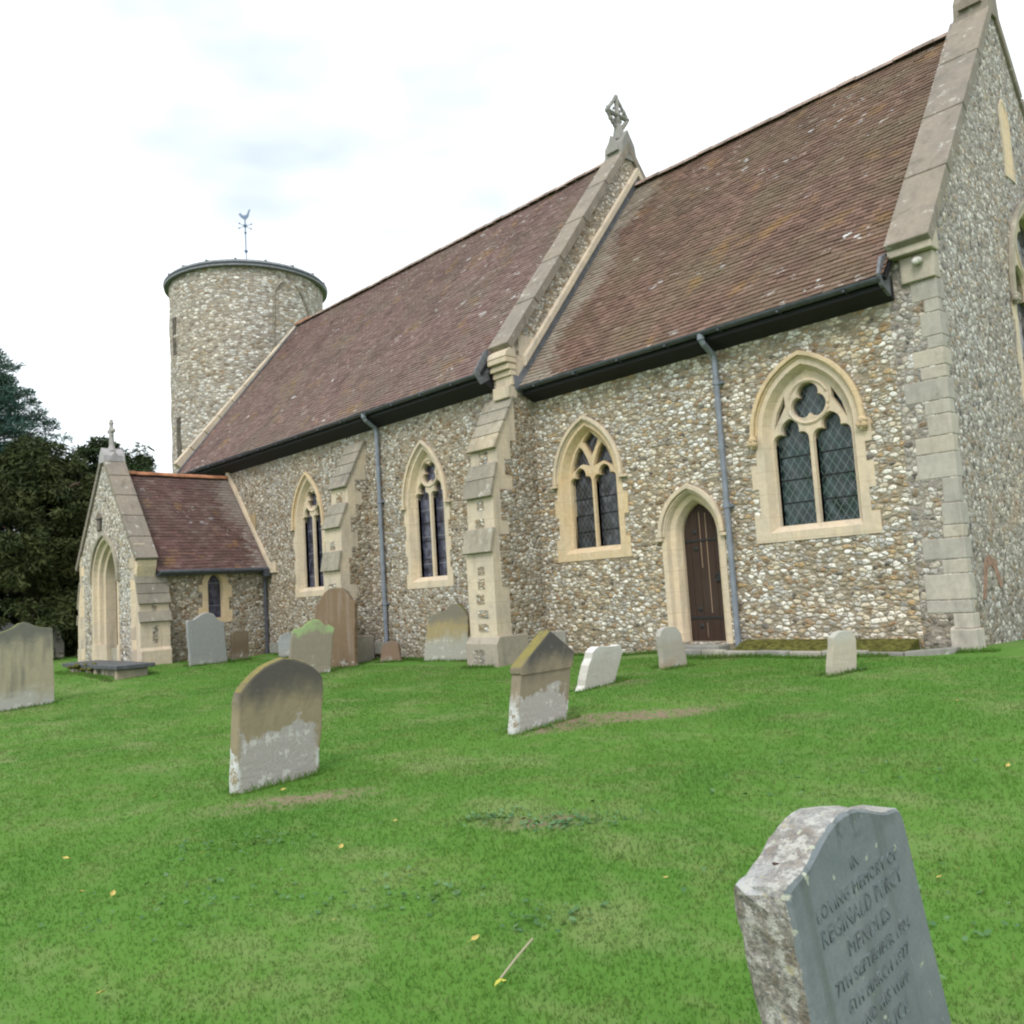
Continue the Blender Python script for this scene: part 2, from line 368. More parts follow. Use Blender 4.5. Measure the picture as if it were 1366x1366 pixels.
def grow(loop, t_):                       # push a closed outline outward
    n = len(loop); A = sum(loop[i][0] * loop[(i + 1) % n][1] - loop[(i + 1) % n][0] * loop[i][1] for i in range(n)); sg = 1 if A > 0 else -1
    out = []
    for i in range(n):
        p0, p1, p2 = Vector(loop[i - 1]), Vector(loop[i]), Vector(loop[(i + 1) % n])
        e = (p1 - p0).normalized(); g = (p2 - p1).normalized()
        n1 = Vector((e.y, -e.x)) * sg; n2 = Vector((g.y, -g.x)) * sg
        b = n1 + n2; L = max(.35, b.length_squared); q = p1 + b * (2 * t_ / L) * .5 * 1.0
        out.append((q.x, q.y))
    return out
def bulge(p_, q, k, n=5):
    p_, q = Vector(p_), Vector(q); d = q - p_; nn = Vector((d.y, -d.x))
    return [tuple(p_ + d * (i / n) + nn * k * 4 * (i / n) * (1 - i / n)) for i in range(n)]
def cusped(cx, h, zb, zs, za):            # trefoil-headed light
    H = za - zs
    r = bulge((cx + h, zs), (cx + .46 * h, zs + .36 * H), .30) + bulge((cx + .46 * h, zs + .36 * H), (cx, za), .22) + [(cx, za)]
    return [(cx - h, zb), (cx + h, zb)] + r + [(2 * cx - x, z) for x, z in reversed(r[:-1])]
def foil(cx, cz, r, n=3, rot=pi / 2, inner=.52, N=48):
    return [(cx + r * (inner + (1 - inner) * abs(cos(n * (th - rot) / 2)) ** .7) * cos(th), cz + r * (inner + (1 - inner) * abs(cos(n * (th - rot) / 2)) ** .7) * sin(th)) for th in [2 * pi * i / N for i in range(N)]]

def jagged(cx, h, zb, zs, za, off, seed, big=.13):   # outer outline: toothed jambs, arch over
    r = random.Random(seed)
    def side(s_):
        pts = []; z = zb; w = off + .03
        while z < zs - .1:
            z2 = min(zs, z + r.uniform(.26, .40)); w = off + (big if w < off + big * .6 else .0) * r.uniform(.75, 1.1)
            pts += [(cx + s_ * (h + w), z), (cx + s_ * (h + w), z2)]; z = z2
        return pts
    R = side(1); L = side(-1)
    return R + [q for q in arch(cx, h, zs, za, off)] + list(reversed(L))

CH = empty('church', (-10.0, 3.4, -1.0))
tag(CH, 'flint church with round tower, red tiled roofs and cream stone windows', 'church')

def window(fr, cx, h, zb, zs, za, kind, mats, seed, glassm, hood=True, stops=False, lab=None, off=.17, big=.13, depth=.24, sill=.22):
    M = MB()
    op = arch_loop(cx, h, zb, zs, za)
    out = jagged(cx, h, zb - sill, zs, za, off, seed, big)
    mouth = arch_loop(cx, h, zb - .09, zs, za, .075)
    plate(M, fr, out, [mouth], -.12, .012, .5)
    ring(M, fr, mouth, .012, op, -.12, .55); ring(M, fr, op, -.12, op, -depth - .05, .5)
    w = M.build('window', mats[0], CH, bevel=0)
    if lab: w['label'] = lab
    # tracery
    T = MB(); holes = []; mw = .048
    if kind in ('two_circle', 'two_quatre'):
        lw = (h - mw * 1.5) / 2; c1, c2 = cx - h / 2 - .005, cx + h / 2 + .005
        hh = lw * (1.55 if kind == 'two_quatre' else 1.25)
        zl = zs - (.14 if kind == 'two_circle' else -.12)
        lights = [cusped(c, lw, zb, zl, zl + hh) for c in (c1, c2)]
        r = h * (.52 if kind == 'two_circle' else .56)
        H = za - zs
        cz = zl + hh * .93 + r * .72 if kind == 'two_circle' else zl + hh * .84 + r * .82
        holes = lights + [foil(cx, cz, r * .84, 3 if kind == 'two_circle' else 4, pi / 2 if kind == 'two_circle' else pi / 4, .58)]
        if kind == 'two_circle':
            for s_ in (-1, 1):
                sp = [(cx + s_ * (h * .60), zs + H * .46), (cx + s_ * (h * .90), zs + H * .10), (cx + s_ * (h * .79), zs + H * .36), (cx + s_ * (h * .60), zs + H * .60)]
                holes.append(sp if s_ > 0 else sp[::-1])
    elif kind == 'reticulated':
        lw = (h - mw * 1.4) / 2; c1, c2 = cx - h / 2, cx + h / 2; H = za - zs
        lights = [cusped(c, lw, zb, zs - .02, zs + lw * 1.0) for c in (c1, c2)]
        holes = list(lights)
        for s_ in (-1, 1):
            t_ = [(cx + s_ * .10 * h, zs + H * .30), (cx + s_ * .44 * h, zs + H * .36), (cx + s_ * .84 * h, zs + H * .22), (cx + s_ * .80 * h, zs + H * .36), (cx + s_ * .62 * h, zs + H * .60), (cx + s_ * .47 * h, zs + H * .70), (cx + s_ * .36 * h, zs + H * .64), (cx + s_ * .20 * h, zs + H * .46)]
            holes.append(t_ if s_ > 0 else t_[::-1])
        holes.append([(cx, zs + H * .48), (cx + .24 * h, zs + H * .72), (cx + .30 * h, zs + H * .80), (cx + .13 * h, zs + H * .90), (cx, zs + H * .97), (cx - .13 * h, zs + H * .90), (cx - .30 * h, zs + H * .80), (cx - .24 * h, zs + H * .72)])
    elif kind == 'lancet':
        holes = []
    if holes:
        gl_ = [grow(q, .026) for q in holes]
        lo = arch_loop(cx, h, zb, zs, za, .01)
        plate(T, fr, lo, gl_, -.16, -.115, .5)
        for a_, b_ in zip(gl_, holes): ring(T, fr, a_, -.118, b_, -.165, .55); ring(T, fr, b_, -.165, b_, -depth, .45)
        plate(T, fr, lo, holes, -depth, -.166, .5)
        if kind in ('two_circle', 'two_quatre'):
            T.tube([fr.p(cx + r * .97 * cos(2 * pi * q / 32), cz + r * .97 * sin(2 * pi * q / 32), -.118) for q in range(33)], .028, 6, .5, False)
        T.build('tracery', mats[0], w)
    g = MB(); plate(g, fr, arch_loop(cx, h, zb, zs, za, .004), [], -depth - .02, -depth + .012 if not holes else -depth + .006)
    g.build('glass', glassm, w)
    if holes:
        nb = 4
        for q in range(1, nb):
            zq = zb + (zs - zb) * q / nb; bb = MB(); a_ = fr.p(cx - h + .01, zq, -depth + .018); b_ = fr.p(cx + h - .01, zq, -depth + .018); bb.tube([a_, b_], .007, 5); bb.build('saddle_bar', M_IRON, w)
    if hood:
        Hm = MB(); a0, a1 = off - .02, off + .045
        pa = arch(cx, h, zs, za, a0); pb = arch(cx, h, zs, za, a1)
        band(Hm, fr, pa, pb, .0, .075, .5)
        band(Hm, fr, arch(cx, h, zs, za, a0 - .03), pa, .0, .035, .5)
        for s_ in (-1, 1):
            xx = cx + s_ * (h + (a0 + a1) / 2)
            if stops:
                for q in ((0, -.04, .05, .065), (.03, -.10, .07, .05), (-.04, -.09, .06, .05), (0, -.14, .05, .04), (.05, -.04, .08, .035)):
                    Hm.ball(fr.p(xx + q[0], zs + q[1], q[2]), q[3], 5, .3)
            else:
                for (e0, e1, z0, z1, dd) in ((-.05, .06, -.06, .0, .08), (-.03, .12, -.06, -.015, .06)):
                    c_ = [fr.p(xx + s_ * e0, zs + z0, 0.0), fr.p(xx + s_ * e1, zs + z0, 0.0), fr.p(xx + s_ * e1, zs + z1, 0.0), fr.p(xx + s_ * e0, zs + z1, 0.0)]
                    Hm.prism(c_, fr.n * dd, .4)
        Hm.build('hood_mould', mats[1], w, bevel=.012)
    return w

# ------------------------------------------------------------------ ground
def zb_(x): return np.interp(x, [-60, -24, -20, -16, -12, -8, -4, 0, 4, 20], [-1.0, -.98, -.97, -1.0, -1.06, -1.03, -.93, -.87, -.90, -1.0])
def gz(x, y):
    x = np.asarray(x, float); y = np.asarray(y, float); yy = np.minimum(y, 0)
    z = zb_(x) + np.where(yy > -14, .05 * yy, -.7 + .02 * np.maximum(yy + 14, -60))
    z = z + .20 * np.exp(-((x + 17.4) / 3) ** 2 - ((y + 3.9) / 2.0) ** 2)
    return z + .018 * np.sin(x * 1.3 + 2 * np.sin(y * .7)) * np.sin(y * 1.7 + 1) + .010 * np.sin(x * 3.7 + y * 2.1)
def gzf(x, y): return float(gz(x, y))
EARTH = [(-2.2, -7.75, .55, .16, .9), (-1.95, -5.25, .42, .14, .9), (-1.75, -4.55, .95, .30, 1.0), (-.02, -7.42, .30, .13, .8), (-2.35, -8.0, .42, .28, .5), (-2.1, -5.1, .40, .22, .7), (-3.2, -2.75, .35, .22, .6), (-.45, -6.2, .3, .1, .3)]
def earth_mask(x, y):
    m_ = np.zeros_like(np.asarray(x, float))
    for ex, ey, a, b, k in EARTH:
        dx, dy = x - ex, y - ey; u_ = dx * .72 + dy * .69; v_ = -dx * .69 + dy * .72
        m_ = np.maximum(m_, k * np.clip(1.6 - (u_ / a) ** 2 - (v_ / b) ** 2, 0, 1))
    return m_
def ground():
    xs = np.concatenate([[-900, -300, -120, -70], np.arange(-45, -14, .6), np.arange(-14, 8, .16), np.arange(8, 30, 1.5), [60, 200, 900]])
    ys = np.concatenate([[-900, -200, -60], np.arange(-30, -13, 1.2), np.arange(-13, .5, .16), np.arange(.5, 30, 1.5), [60, 200, 900]])
    X, Y = np.meshgrid(xs, ys); Z = gz(X, Y); Z[np.abs(X) > 100] = np.minimum(Z[np.abs(X) > 100], -1.2)
    nx, ny = len(xs), len(ys)
    me = bpy.data.meshes.new('lawn_ground')
    idx = np.arange(nx * ny).reshape(ny, nx)
    F = np.stack([idx[:-1, :-1], idx[:-1, 1:], idx[1:, 1:], idx[1:, :-1]], -1).reshape(-1, 4)
    me.from_pydata(np.stack([X, Y, Z], -1).reshape(-1, 3).tolist(), [], F.tolist())
    a = me.attributes.new('earth', 'FLOAT', 'POINT'); a.data.foreach_set('value', earth_mask(X, Y).reshape(-1))
    me.polygons.foreach_set('use_smooth', [True] * len(me.polygons))
    t = NT('lawn')
    n1 = t.noise(.55, 5, .6); n2 = t.noise(2.6, 5, .65); n3 = t.noise(28, 4, .7, t.vec((1, 1, .3))); n4 = t.noise(120, 2, .7)
    c = t.mix(t.ramp(n1.outputs[0], [(.36, 0), (.66, 1)]), (.066, .155, .026), (.092, .190, .033))
    c = t.mix(t.ramp(n2.outputs[0], [(.50, 0), (.70, .75)]), c, (.155, .195, .065))
    c = t.mix(t.ramp(n2.outputs[0], [(.28, .7), (.42, 0)]), c, (.070, .165, .030))
    c = t.mix(t.ramp(n3.outputs[0], [(.36, .5), (.58, 0)]), c, (.082, .190, .031))
    c = t.mix(t.ramp(n4.outputs[0], [(.4, .3), (.62, 0)]), c, (.070, .165, .027))
    c = t.mix(t.ramp(t.noise(1.15, 5, .7, t.vec((.8, 1.3, 1), loc=(4, 1, 0))).outputs[0], [(.50, 0), (.68, .75)]), c, (.165, .215, .078))
    e = t.attr('earth')
    em = t.math('MULTIPLY', e.outputs['Fac'], t.ramp(t.noise(9, 4, .7).outputs[0], [(.38, 0), (.55, 1)]))
    c = t.mix(em, c, t.mix(t.noise(18, 3).outputs[0], (.11, .070, .048), (.30, .23, .17)))
    t.color(c); t.bump(t.math('ADD', n3.outputs[0], t.math('MULTIPLY', n4.outputs[0], .5)), .4, .02)
    t.b.inputs['Roughness'].default_value = 1; t.b.inputs['Specular IOR Level'].default_value = .1
    me.materials.append(t.m)
    o = bpy.data.objects.new('lawn_ground', me); COL.objects.link(o); o['kind'] = 'structure'
ground()

# ------------------------------------------------------------------ church: walls
ZE, ZR, YRC = 3.84, 8.75, 3.62           # chancel gutter, ridge
ZEN, ZRN, YRN = 4.15, 9.42, 3.40         # nave
XJ, XW = -7.13, -21.16                   # nave east face, nave west face
W4 = (-1.885, .60, .85, 2.16, 3.00); W3 = (-5.93, .55, .84, 1.99, 2.86); DOOR = (-3.90, .335, -.78, .86, 1.36)
W2 = (-9.82, .50, .56, 2.02, 3.04); W1 = (-14.35, .50, .56, 2.02, 3.04)
def hole(w, off, base): return arch_loop(w[0], w[1], w[2] - base, w[3], w[4], off)
M = MB(); plate(M, FS, [(XJ, -1.6), (-.6, -1.6), (-.6, 3.82), (XJ, 3.82)], [hole(W4, .13, .15), hole(W3, .13, .15), hole(DOOR, .16, .0)], -.6, 0); M.build('chancel_wall', M_FL_CH, CH)
M = MB(); plate(M, FN, [(XW, -1.6), (XJ - .6, -1.6), (XJ - .6, 4.12), (XW, 4.12)], [hole(W2, .13, .13), hole(W1, .13, .13)], -.6, 0); M.build('nave_wall', M_FL_NV, CH)
EW = (4.6, 1.38, 1.05, 4.10, 5.72)
M = MB(); plate(M, FE, [(0, -1.6), (2 * YRC, -1.6), (2 * YRC, 4.2), (YRC, 8.95), (0, 4.2)], [hole(EW, .13, .13)], -.6, 0); M.build('east_gable_wall', M_FL_EA, CH)
FJ = FR((XJ, 0, 0), (0, 1, 0), (1, 0, 0)); FWG = FR((XW - .45, 0, 0), (0, 1, 0), (1, 0, 0))
M = MB(); plate(M, FJ, [(-DN, -1.6), (2 * YRN + DN, -1.6), (2 * YRN + DN, 4.5), (YRN, 9.55), (-DN, 4.5)], [], -.6, 0); M.build('nave_gable_wall', M_FL_NV, CH)
M = MB(); plate(M, FWG, [(-DN, -1.6), (2 * YRN + DN, -1.6), (2 * YRN + DN, 4.3), (YRN, 9.2), (-DN, 4.3)], [], 0, .45); M.build('west_gable_wall', M_FL_NV, CH)
M = MB(); M.box(XJ, -.6, 2 * YRC - .6, 2 * YRC, -1.6, 3.8); M.build('north_chancel_wall', M_FL_CH, CH)
M = MB(); M.box(XW, XJ - .6, 2 * YRN + DN - .6, 2 * YRN + DN, -1.6, 4.1); M.build('north_nave_wall', M_FL_NV, CH)

window(FS, *W4, 'two_circle', (M_CREAM, M_YELLOW), 3, M_GL4, stops=True, lab='wide two light window with trefoil circle nearest the corner', off=.20, big=.12)
window(FS, *W3, 'reticulated', (M_YELLOW, M_CREAM), 5, M_GL3, lab='yellow stone window with net tracery beside the small door', off=.19, big=.09)
window(FN, *W2, 'two_quatre', (M_CREAM, M_CREAM), 6, M_GL2, lab='narrow two light window between the two buttresses', off=.18, big=.06)
window(FN, *W1, 'two_quatre', (M_CREAM, M_YELLOW), 8, M_GL2, lab='narrow two light window by the porch', off=.18, big=.06)
window(FE, *EW, 'two_circle', (M_CREAM, M_GREY), 9, M_GL3, stops=True, lab='tall east window cut by the right edge', off=.22, big=.05)
# blind lancet in the east gable
M = MB(); lo = arch_loop(3.62, .17, 6.1, 7.0, 7.32); plate(M, FE, grow(lo, .1), [lo], -.05, .015, .5); plate(M, FE, grow(lo, -.005), [], -.05, .006, .9); M.build('blind_lancet', M_CREAM, CH)

M = MB(); fp = [(.42, -.28), (.62, .20), (.80, .26), (1.02, .16), (1.18, -.14), (1.08, -.18), (.94, .06), (.78, .14), (.68, .06), (.52, -.30)]; M.prism([FE.p(y, z, -.02) for y, z in fp], FE.n * .026); M.build('brick_patch', simple('old_brick', (.27, .165, .12), .9, .35, nscale=12), CH)
# little priest's door
M = MB(); cx, h, zb, zs, za = DOOR
o1 = arch_loop(cx, h, zb - .02, zs, za, .24, 9); m1 = arch_loop(cx, h, zb - .02, zs, za, .15); m2 = arch_loop(cx, h, zb - .02, zs, za, .12); m3 = arch_loop(cx, h, zb - .02, zs, za, .05); op = arch_loop(cx, h, zb - .02, zs, za)
plate(M, FS, o1, [m1], -.10, .012, .5); ring(M, FS, m1, .012, m2, -.06, .5); ring(M, FS, m2, -.06, m3, -.10, .6); ring(M, FS, m3, -.10, op, -.20, .5); ring(M, FS, op, -.2, op, -.36, .5)
ds = M.build('door_surround', M_CREAM, CH)
M = MB(); band(M, FS, arch(cx, h, zs, za, .20), arch(cx, h, zs, za, .275), 0, .08, .5); band(M, FS, arch(cx, h, zs, za, .165), arch(cx, h, zs, za, .20), 0, .04, .5)
for s_ in (-1, 1): M.prism([FS.p(cx + s_ * (h + e), zs + z, 0) for e, z in ((.20, -.06), (.34, -.06), (.34, -.015), (.20, 0))], FS.n * .07, .4)
M.build('hood_mould', M_CREAM, ds, bevel=.012)
M = MB()
for i in range(5):
    x0 = cx - h - .02 + i * (2 * h + .04) / 5; x1 = x0 + (2 * h + .04) / 5 - .006
    top = lambda x: max(zs, max([zs] + [z for (xx, z) in arch(cx, h + .02, zs, za + .02, 0, 30) if abs(xx - x) < .03]))
    M.prism([FS.p(x0, zb, -.30), FS.p(x1, zb, -.30), FS.p(x1, top(x1), -.30), FS.p((x0 + x1) / 2, top((x0 + x1) / 2), -.30), FS.p(x0, top(x0), -.30)], FS.n * .04)
plate(M, FS, grow(op, .01), [], -.34, -.30, .3)
dr = M.build('door', M_WOOD, CH)
M = MB()
for z in (.78, -.42):
    M = MB(); M.prism([FS.p(cx - h + .01, z - .018, -.262), FS.p(cx + h - .01, z - .014, -.262), FS.p(cx + h - .01, z + .014, -.262), FS.p(cx - h + .01, z + .022, -.262)], FS.n * .014)
    for dz in (.13, -.13): M.ball(FS.p(cx - h * .40, z + dz, -.258), .042, 5, None, (1, .3, 1))
    M.build('strap_hinge', M_IRON, dr)
M = MB(); M.tube([FS.p(cx + h - .10 + .05 * cos(k * pi / 6), .18 + .055 * sin(k * pi / 6), -.245) for k in range(13)], .009, 6); M.box(cx + h - .13, cx + h - .06, .245, .26, .14, .27); M.build('ring_handle', M_IRON, dr)
M = MB(); M.box(cx - .035, cx - .027, .256, .268, .35, 1.22); M.box(cx + .075, cx + .085, .256, .268, -.35, 1.2); M.box(cx - .03, cx - .025, .256, .268, -.72, -.5); M.build('plank_gap_light', M_GAPLIGHT, dr)  # pale strips painted as light coming through the gaps between planks
M = MB(); M.box(cx - .62, cx + .5, -.30, .22, -1.3, -.80); M.build('door_step', M_KERB, CH, bevel=.02)

# quoins at the south east corner
M = MB(); z = -.84; k = 0; r2 = random.Random(3)
M.hexa([(-.26, -.05, -1.3), (.045, -.05, -1.3), (.045, .22, -1.3), (-.26, .22, -1.3), (-.26, -.05, -.62), (.045, -.05, -.62), (.045, .22, -.62), (-.26, .22, -.62)])
z = -.615
while z < 3.70:
    hh = r2.uniform(.15, .32); ls = r2.uniform(.30, .56) if r2.random() < .5 else r2.uniform(.17, .30); le = r2.uniform(.10, .17) if k % 2 else r2.uniform(.17, .26)
    if z > 3.5: hh = 3.735 - z
    elif z + hh > 3.60: hh = 3.5 - z if 3.5 - z > .1 else 3.735 - z
    M.box(-ls, .006, -.006, le, z, z + hh - .006, .2 + .6 * r2.random()); z += hh; k += 1
M.build('quoin_stones', M_QUOIN, CH, bevel=.012)

# ------------------------------------------------------------------ gable copings, kneelers, crosses
def coping(name, fr, yc, ze, zr, ylow, d0, d1, th=.13, mat=M_COPE, cap=.0, nblk=9):
    M = MB()
    sl = (zr - ze) / (yc - ylow)
    nn = Vector((-sl, 1)).normalized() if True else None
    for s_ in (1, -1):
        for i in range(nblk):
            a0, a1 = i / nblk, (i + 1) / nblk - .0035
            P = []
            for a_ in (a0, a1):
                y = ylow + (yc - ylow) * a_; z = ze + (zr - ze) * a_; P.append((y, z))
            q = [(P[0][0], P[0][1]), (P[1][0], P[1][1]), (P[1][0] + nn.x * th, P[1][1] + nn.y * th), (P[0][0] + nn.x * th, P[0][1] + nn.y * th)]
            q = [(yc + s_ * (y - yc), z) for y, z in q]
            if i == nblk - 1: q[2] = (yc, zr + th / nn.y - .0); q[1] = (yc, zr)
            if i == nblk - 1: q = [q[0], q[1], q[2], q[3]]
            j = rnd.uniform(-.002, .002)
            M.prism([fr.p(y, z, d0 - j) for y, z in q], fr.n * (d1 - d0 + j), rnd.uniform(.35, .6))
    return M.build(name, mat, CH, bevel=.018)
coping('chancel_coping', FE, YRC, 4.14, 8.86, -.12, -.50, .05, .15, nblk=4)
coping('nave_coping', FJ, YRN, 4.52, 9.46, -.52, -.46, .06, .15, nblk=5)
coping('west_coping', FWG, YRN, 4.36, 9.10, -.66, .22, .45, .26, M_BUTT)
# chancel kneeler
M = MB(); M.prism([(-.50, -.16, 4.08), (-.50, -.16, 4.30), (-.50, .10, 4.45), (-.50, .10, 4.08)], (.545, 0, 0)); M.box(-.40, .014, -.05, .16, 3.74, 4.075); M.build('kneeler_stone', M_QUOIN, CH, bevel=.015)
M = MB(); M.ball((-.16, -.10, 3.97), .062, 6, .5, (1.1, .9, .8)); M.ball((-.17, -.13, 3.95), .04, 6, .5); M.build('carved_corbel', simple('pale_stone', (.46, .44, .40), .85, .25), CH)
# nave kneeler: rolls under the coping end
M = MB(); x0, x1 = XJ - .46, XJ + .055
M.prism([(x0 + .02, -.70, 4.36), (x0 + .02, -.66, 4.46), (x0 + .02, -.44, 4.62), (x0 + .02, -.40, 4.36)], (x1 - x0 - .03, 0, 0), .4)
for i, (y, z) in enumerate(((-.70, 4.30), (-.64, 4.18), (-.58, 4.07))): M.box(x0 + .03, x1 - .01 * i, y, -.42, z - .045, z + .05, .7)
for i, (y, z) in enumerate(((-.62, 4.24), (-.57, 4.12))): M.box(x0 + .05, x1 - .02, y, -.42, z - .02, z + .02, .2)
M.box(x0 + .06, x1 - .03, -.545, -.42, 3.85, 4.03, .6)
M.box(XJ - .40, XJ + .012, -.63, -.4, 3.62, 3.845, .6)
M.build('kneeler_stone', M_BUTT, CH, bevel=.015)
# quoin blocks and raking string on the nave east gable
M = MB(); sl = (9.46 - 4.52) / (YRN + .52)
for y, w_, z0, hh in ((-.30, .50, 4.42, .40), (.55, .26, 5.25, .22), (1.25, .3, 5.95, .26), (1.95, .26, 7.00, .24), (.95, .2, 5.5, .18), (2.35, .3, 7.3, .25)): M = MB(); M.box(XJ, XJ + .014, y, y + w_, z0, z0 + hh); M.build('gable_block', M_BUTT, CH)
M = MB(); M.box(XJ, XJ + .016, -.50, -.02, 3.86, 4.41, .6); M.build('gable_block', M_BUTT, CH)
slc = (ZR - ZE) / (YRC + .35)
def chz(y): return ZE + slc * (y + .35)
M = MB()
for s_ in (1, -1):
    P = [(y, chz(y) + dz) for y, dz in ((-.22, .22), (YRC, .22), (YRC, .42), (-.22, .42))]
    P = [(YRC + s_ * (y - YRC), z) for y, z in P]
    M.prism([FJ.p(y, z, 0) for y, z in P], FJ.n * .10, .5)
M.build('raking_string', M_BUTT, CH, bevel=.02)
M = MB()
for s_ in (1,):
    M.prism([FJ.p(y, chz(y) + dz, .004) for y, dz in ((-.34, .03), (YRC, .03), (YRC, .215), (-.34, .215))], FJ.n * .05)
M.prism([(XJ + .02, -.50, 4.04), (XJ + .02, -.46, 3.78), (XJ + .02, -.30, 3.70), (XJ + .02, -.1, 3.74), (XJ + .02, -.06, 4.22), (XJ + .02, -.28, 4.02)], (.02, 0, 0))
M.build('lead_flashing', M_LEADF, CH)
M = MB(); M.prism([(XJ - .50, -.99, 4.13), (XJ - .50, -.84, 3.93), (XJ - .50, -.62, 4.05), (XJ - .50, -.60, 4.62), (XJ - .50, -.72, 4.55)], (.03, 0, 0)); M.build('gutter_stop', M_LEADF, CH); M = MB(); M.prism([(-.55, -.42, 3.86), (-.55, -.36, 3.72), (-.55, -.12, 3.62), (-.55, -.08, 4.2), (-.55, -.3, 4.1)], (.04, 0, 0)); M.build('gutter_stop', M_LEADF, CH)
M = MB(); M.prism([(XW + .02, y, ZEN + (ZRN - ZEN) / (YRN + .86) * (y + .86) + dz) for y, dz in ((-.84, .03), (YRN, .03), (YRN, .08), (-.84, .08))], (.07, 0, 0)); M.build('lead_flashing', M_LEADF, CH)

def apex_base(M, X0, X1, yc, zt, mat=None):   # little gabled saddle stone
    hh = .55
    for (x0, x1, w_, zz) in ((X0, X1, .26, .45),):
        M.prism([(x0, yc - w_, zt - .28), (x0, yc - w_ * .8, zt + .08), (x0, yc, zt + .40), (x0, yc + w_ * .8, zt + .08), (x0, yc + w_, zt - .28)], (x1 - x0, 0, 0), .4)
    xm = (X0 + X1) / 2
    for s_ in (1, -1): M.prism([(xm - .17, yc + s_ * .30, zt - .1), (xm + .17, yc + s_ * .30, zt - .1), (xm, yc + s_ * .30, zt + .28)], (0, -s_ * .3, 0), .5)
    M.tube([(xm, yc, zt + .25), (xm, yc, zt + .50), (xm, yc, zt + .62), (xm, yc, zt + .70)], [.15, .10, .065, .09], 8, .5)
    return xm
M = MB(); xm = apex_base(M, XJ - .44, XJ + .05, YRN, 9.56); zc = 10.40
# foliated lozenge cross
ro = .36
for k in range(4):
    a0 = k * pi / 2; p0 = (xm, YRN + ro * cos(a0), zc + ro * 1.15 * sin(a0)); a1 = a0 + pi / 2; p1 = (xm, YRN + ro * cos(a1), zc + ro * 1.15 * sin(a1))
    M.tube([p0, p1], .038, 6, .4); M.tube([(xm, YRN, zc), p0], .052, 6, .4)
    for j in range(6):
        f_ = j / 6; q = Vector(p0).lerp(Vector(p1), f_); M.ball(q, rnd.uniform(.040, .062), 4, rnd.random(), (.8, 1, 1))
    q = Vector((xm, YRN, zc)).lerp((Vector(p0) + Vector(p1)) / 2, .6); M.ball(q, .032, 4, .4)
M.ball((xm, YRN, zc), .075, 5, .4)
M.tube([(xm, YRN, zc - .42), (xm, YRN, zc - .30)], .06, 6, .4)
M.build('gable_cross', limestone('cross_stone', (.33, .315, .285), (.20, .195, .185), .6), CH, bevel=.0)
M = MB(); xm = apex_base(M, -.47, .045, YRC, 9.02)
M.tube([(xm, YRC, 9.6), (xm, YRC, 10.6)], .08, 8); M.tube([(xm, YRC - .35, 10.2), (xm, YRC + .35, 10.2)], .08, 8); M.build('gable_cross', M_COPE, CH)

# ------------------------------------------------------------------ tiled roofs
def tiled(name, E0, E1, R0, R1, mat, tw=.165, gauge=.098, pale0=0, pale1=0, seed=1, sag=.02, thick=.018):
    r = random.Random(seed); M = MB()
    E0, E1, R0, R1 = map(Vector, (E0, E1, R0, R1)); up = (R0 - E0); L = up.length; up = up.normalized(); al = (E1 - E0); A = al.length; al = al.normalized()
    nn = al.cross(up).normalized()
    if nn.z < 0: nn = -nn
    nc = int(L / gauge); g = L / nc; nt = int(round(A / tw)); w = A / nt
    def wob(s_, a_): return sag * (sin(a_ * .9 + 1.3 * s_ + seed) * .5 + sin(a_ * 2.3 + seed * 2 - s_ * 1.1) * .3)
    for c in range(nc):
        s0, s1 = c * g, (c + 1) * g + .012; off = (c % 2) * .5
        for k in range(-1, nt + 1):
            a0, a1 = max(0, (k + off) * w), min(A, (k + 1 + off) * w - .004)
            if a1 - a0 < .01: continue
            t0 = thick + r.uniform(-.004, .005); dz = r.uniform(-.004, .004); sl_ = r.uniform(-.008, .008) - (.03 if r.random() < .006 else 0)
            def pt(a_, s_, h_): return E0 + al * a_ + up * s_ + nn * (h_ + wob(s_, a_) + .006 * sin(a_ * 5.1 + s_ * 3.3) * sin(s_ * 1.9))
            vs = [pt(a0, s0 + sl_, t0), pt(a1, s0 + sl_, t0 + dz), pt(a1, s1, .008 + dz), pt(a0, s1, .008), pt(a0, s0 + sl_, t0 - .02), pt(a1, s0 + sl_, t0 - .02 + dz)]
            am = (a0 + a1) / 2; pl = 0
            wv = .35 * sin(s0 * 2.1 + seed) * .5 + r.uniform(-.12, .12)
            pl = 0
            if pale0: pl = .8 * max(0.0, min(1.0, (pale0 + wv - am) / .35 + r.uniform(-.25, .25)))
            if k % 1 == 0 and pl <= 0 and r.random() < .004: pl = r.uniform(.2, .6)
            M.add(vs, [(0, 1, 2, 3), (4, 5, 1, 0)], r.random(), pl)
    ob = M.build(name, mat, CH, fix=False)
    B = MB(); B.prism([E0 - nn * .02, E1 - nn * .02, R1 - nn * .02, R0 - nn * .02], -nn * .06); B.build('roof_deck', M_BLACK, ob)
    return ob
rc = tiled('chancel_roof', (XJ + .03, -.36, ZE - .01), (-.47, -.36, ZE - .01), (XJ + .03, YRC, ZR), (-.47, YRC, ZR), M_ROOF_C, pale0=.75, seed=2, thick=.022)
rn = tiled('nave_roof', (XW + .02, -.87, ZEN - .01), (XJ - .46, -.87, ZEN - .01), (XW + .02, YRN, ZRN), (XJ - .46, YRN, ZRN), M_ROOF_N, seed=5)
M = MB(); M.prism([(XJ, YRC + .02, ZR), (-.6, YRC + .02, ZR), (-.6, 2 * YRC + .36, ZE), (XJ, 2 * YRC + .36, ZE)], (0, 0, -.06)); M.build('north_roof_slope', M_ROOF_C, rc)
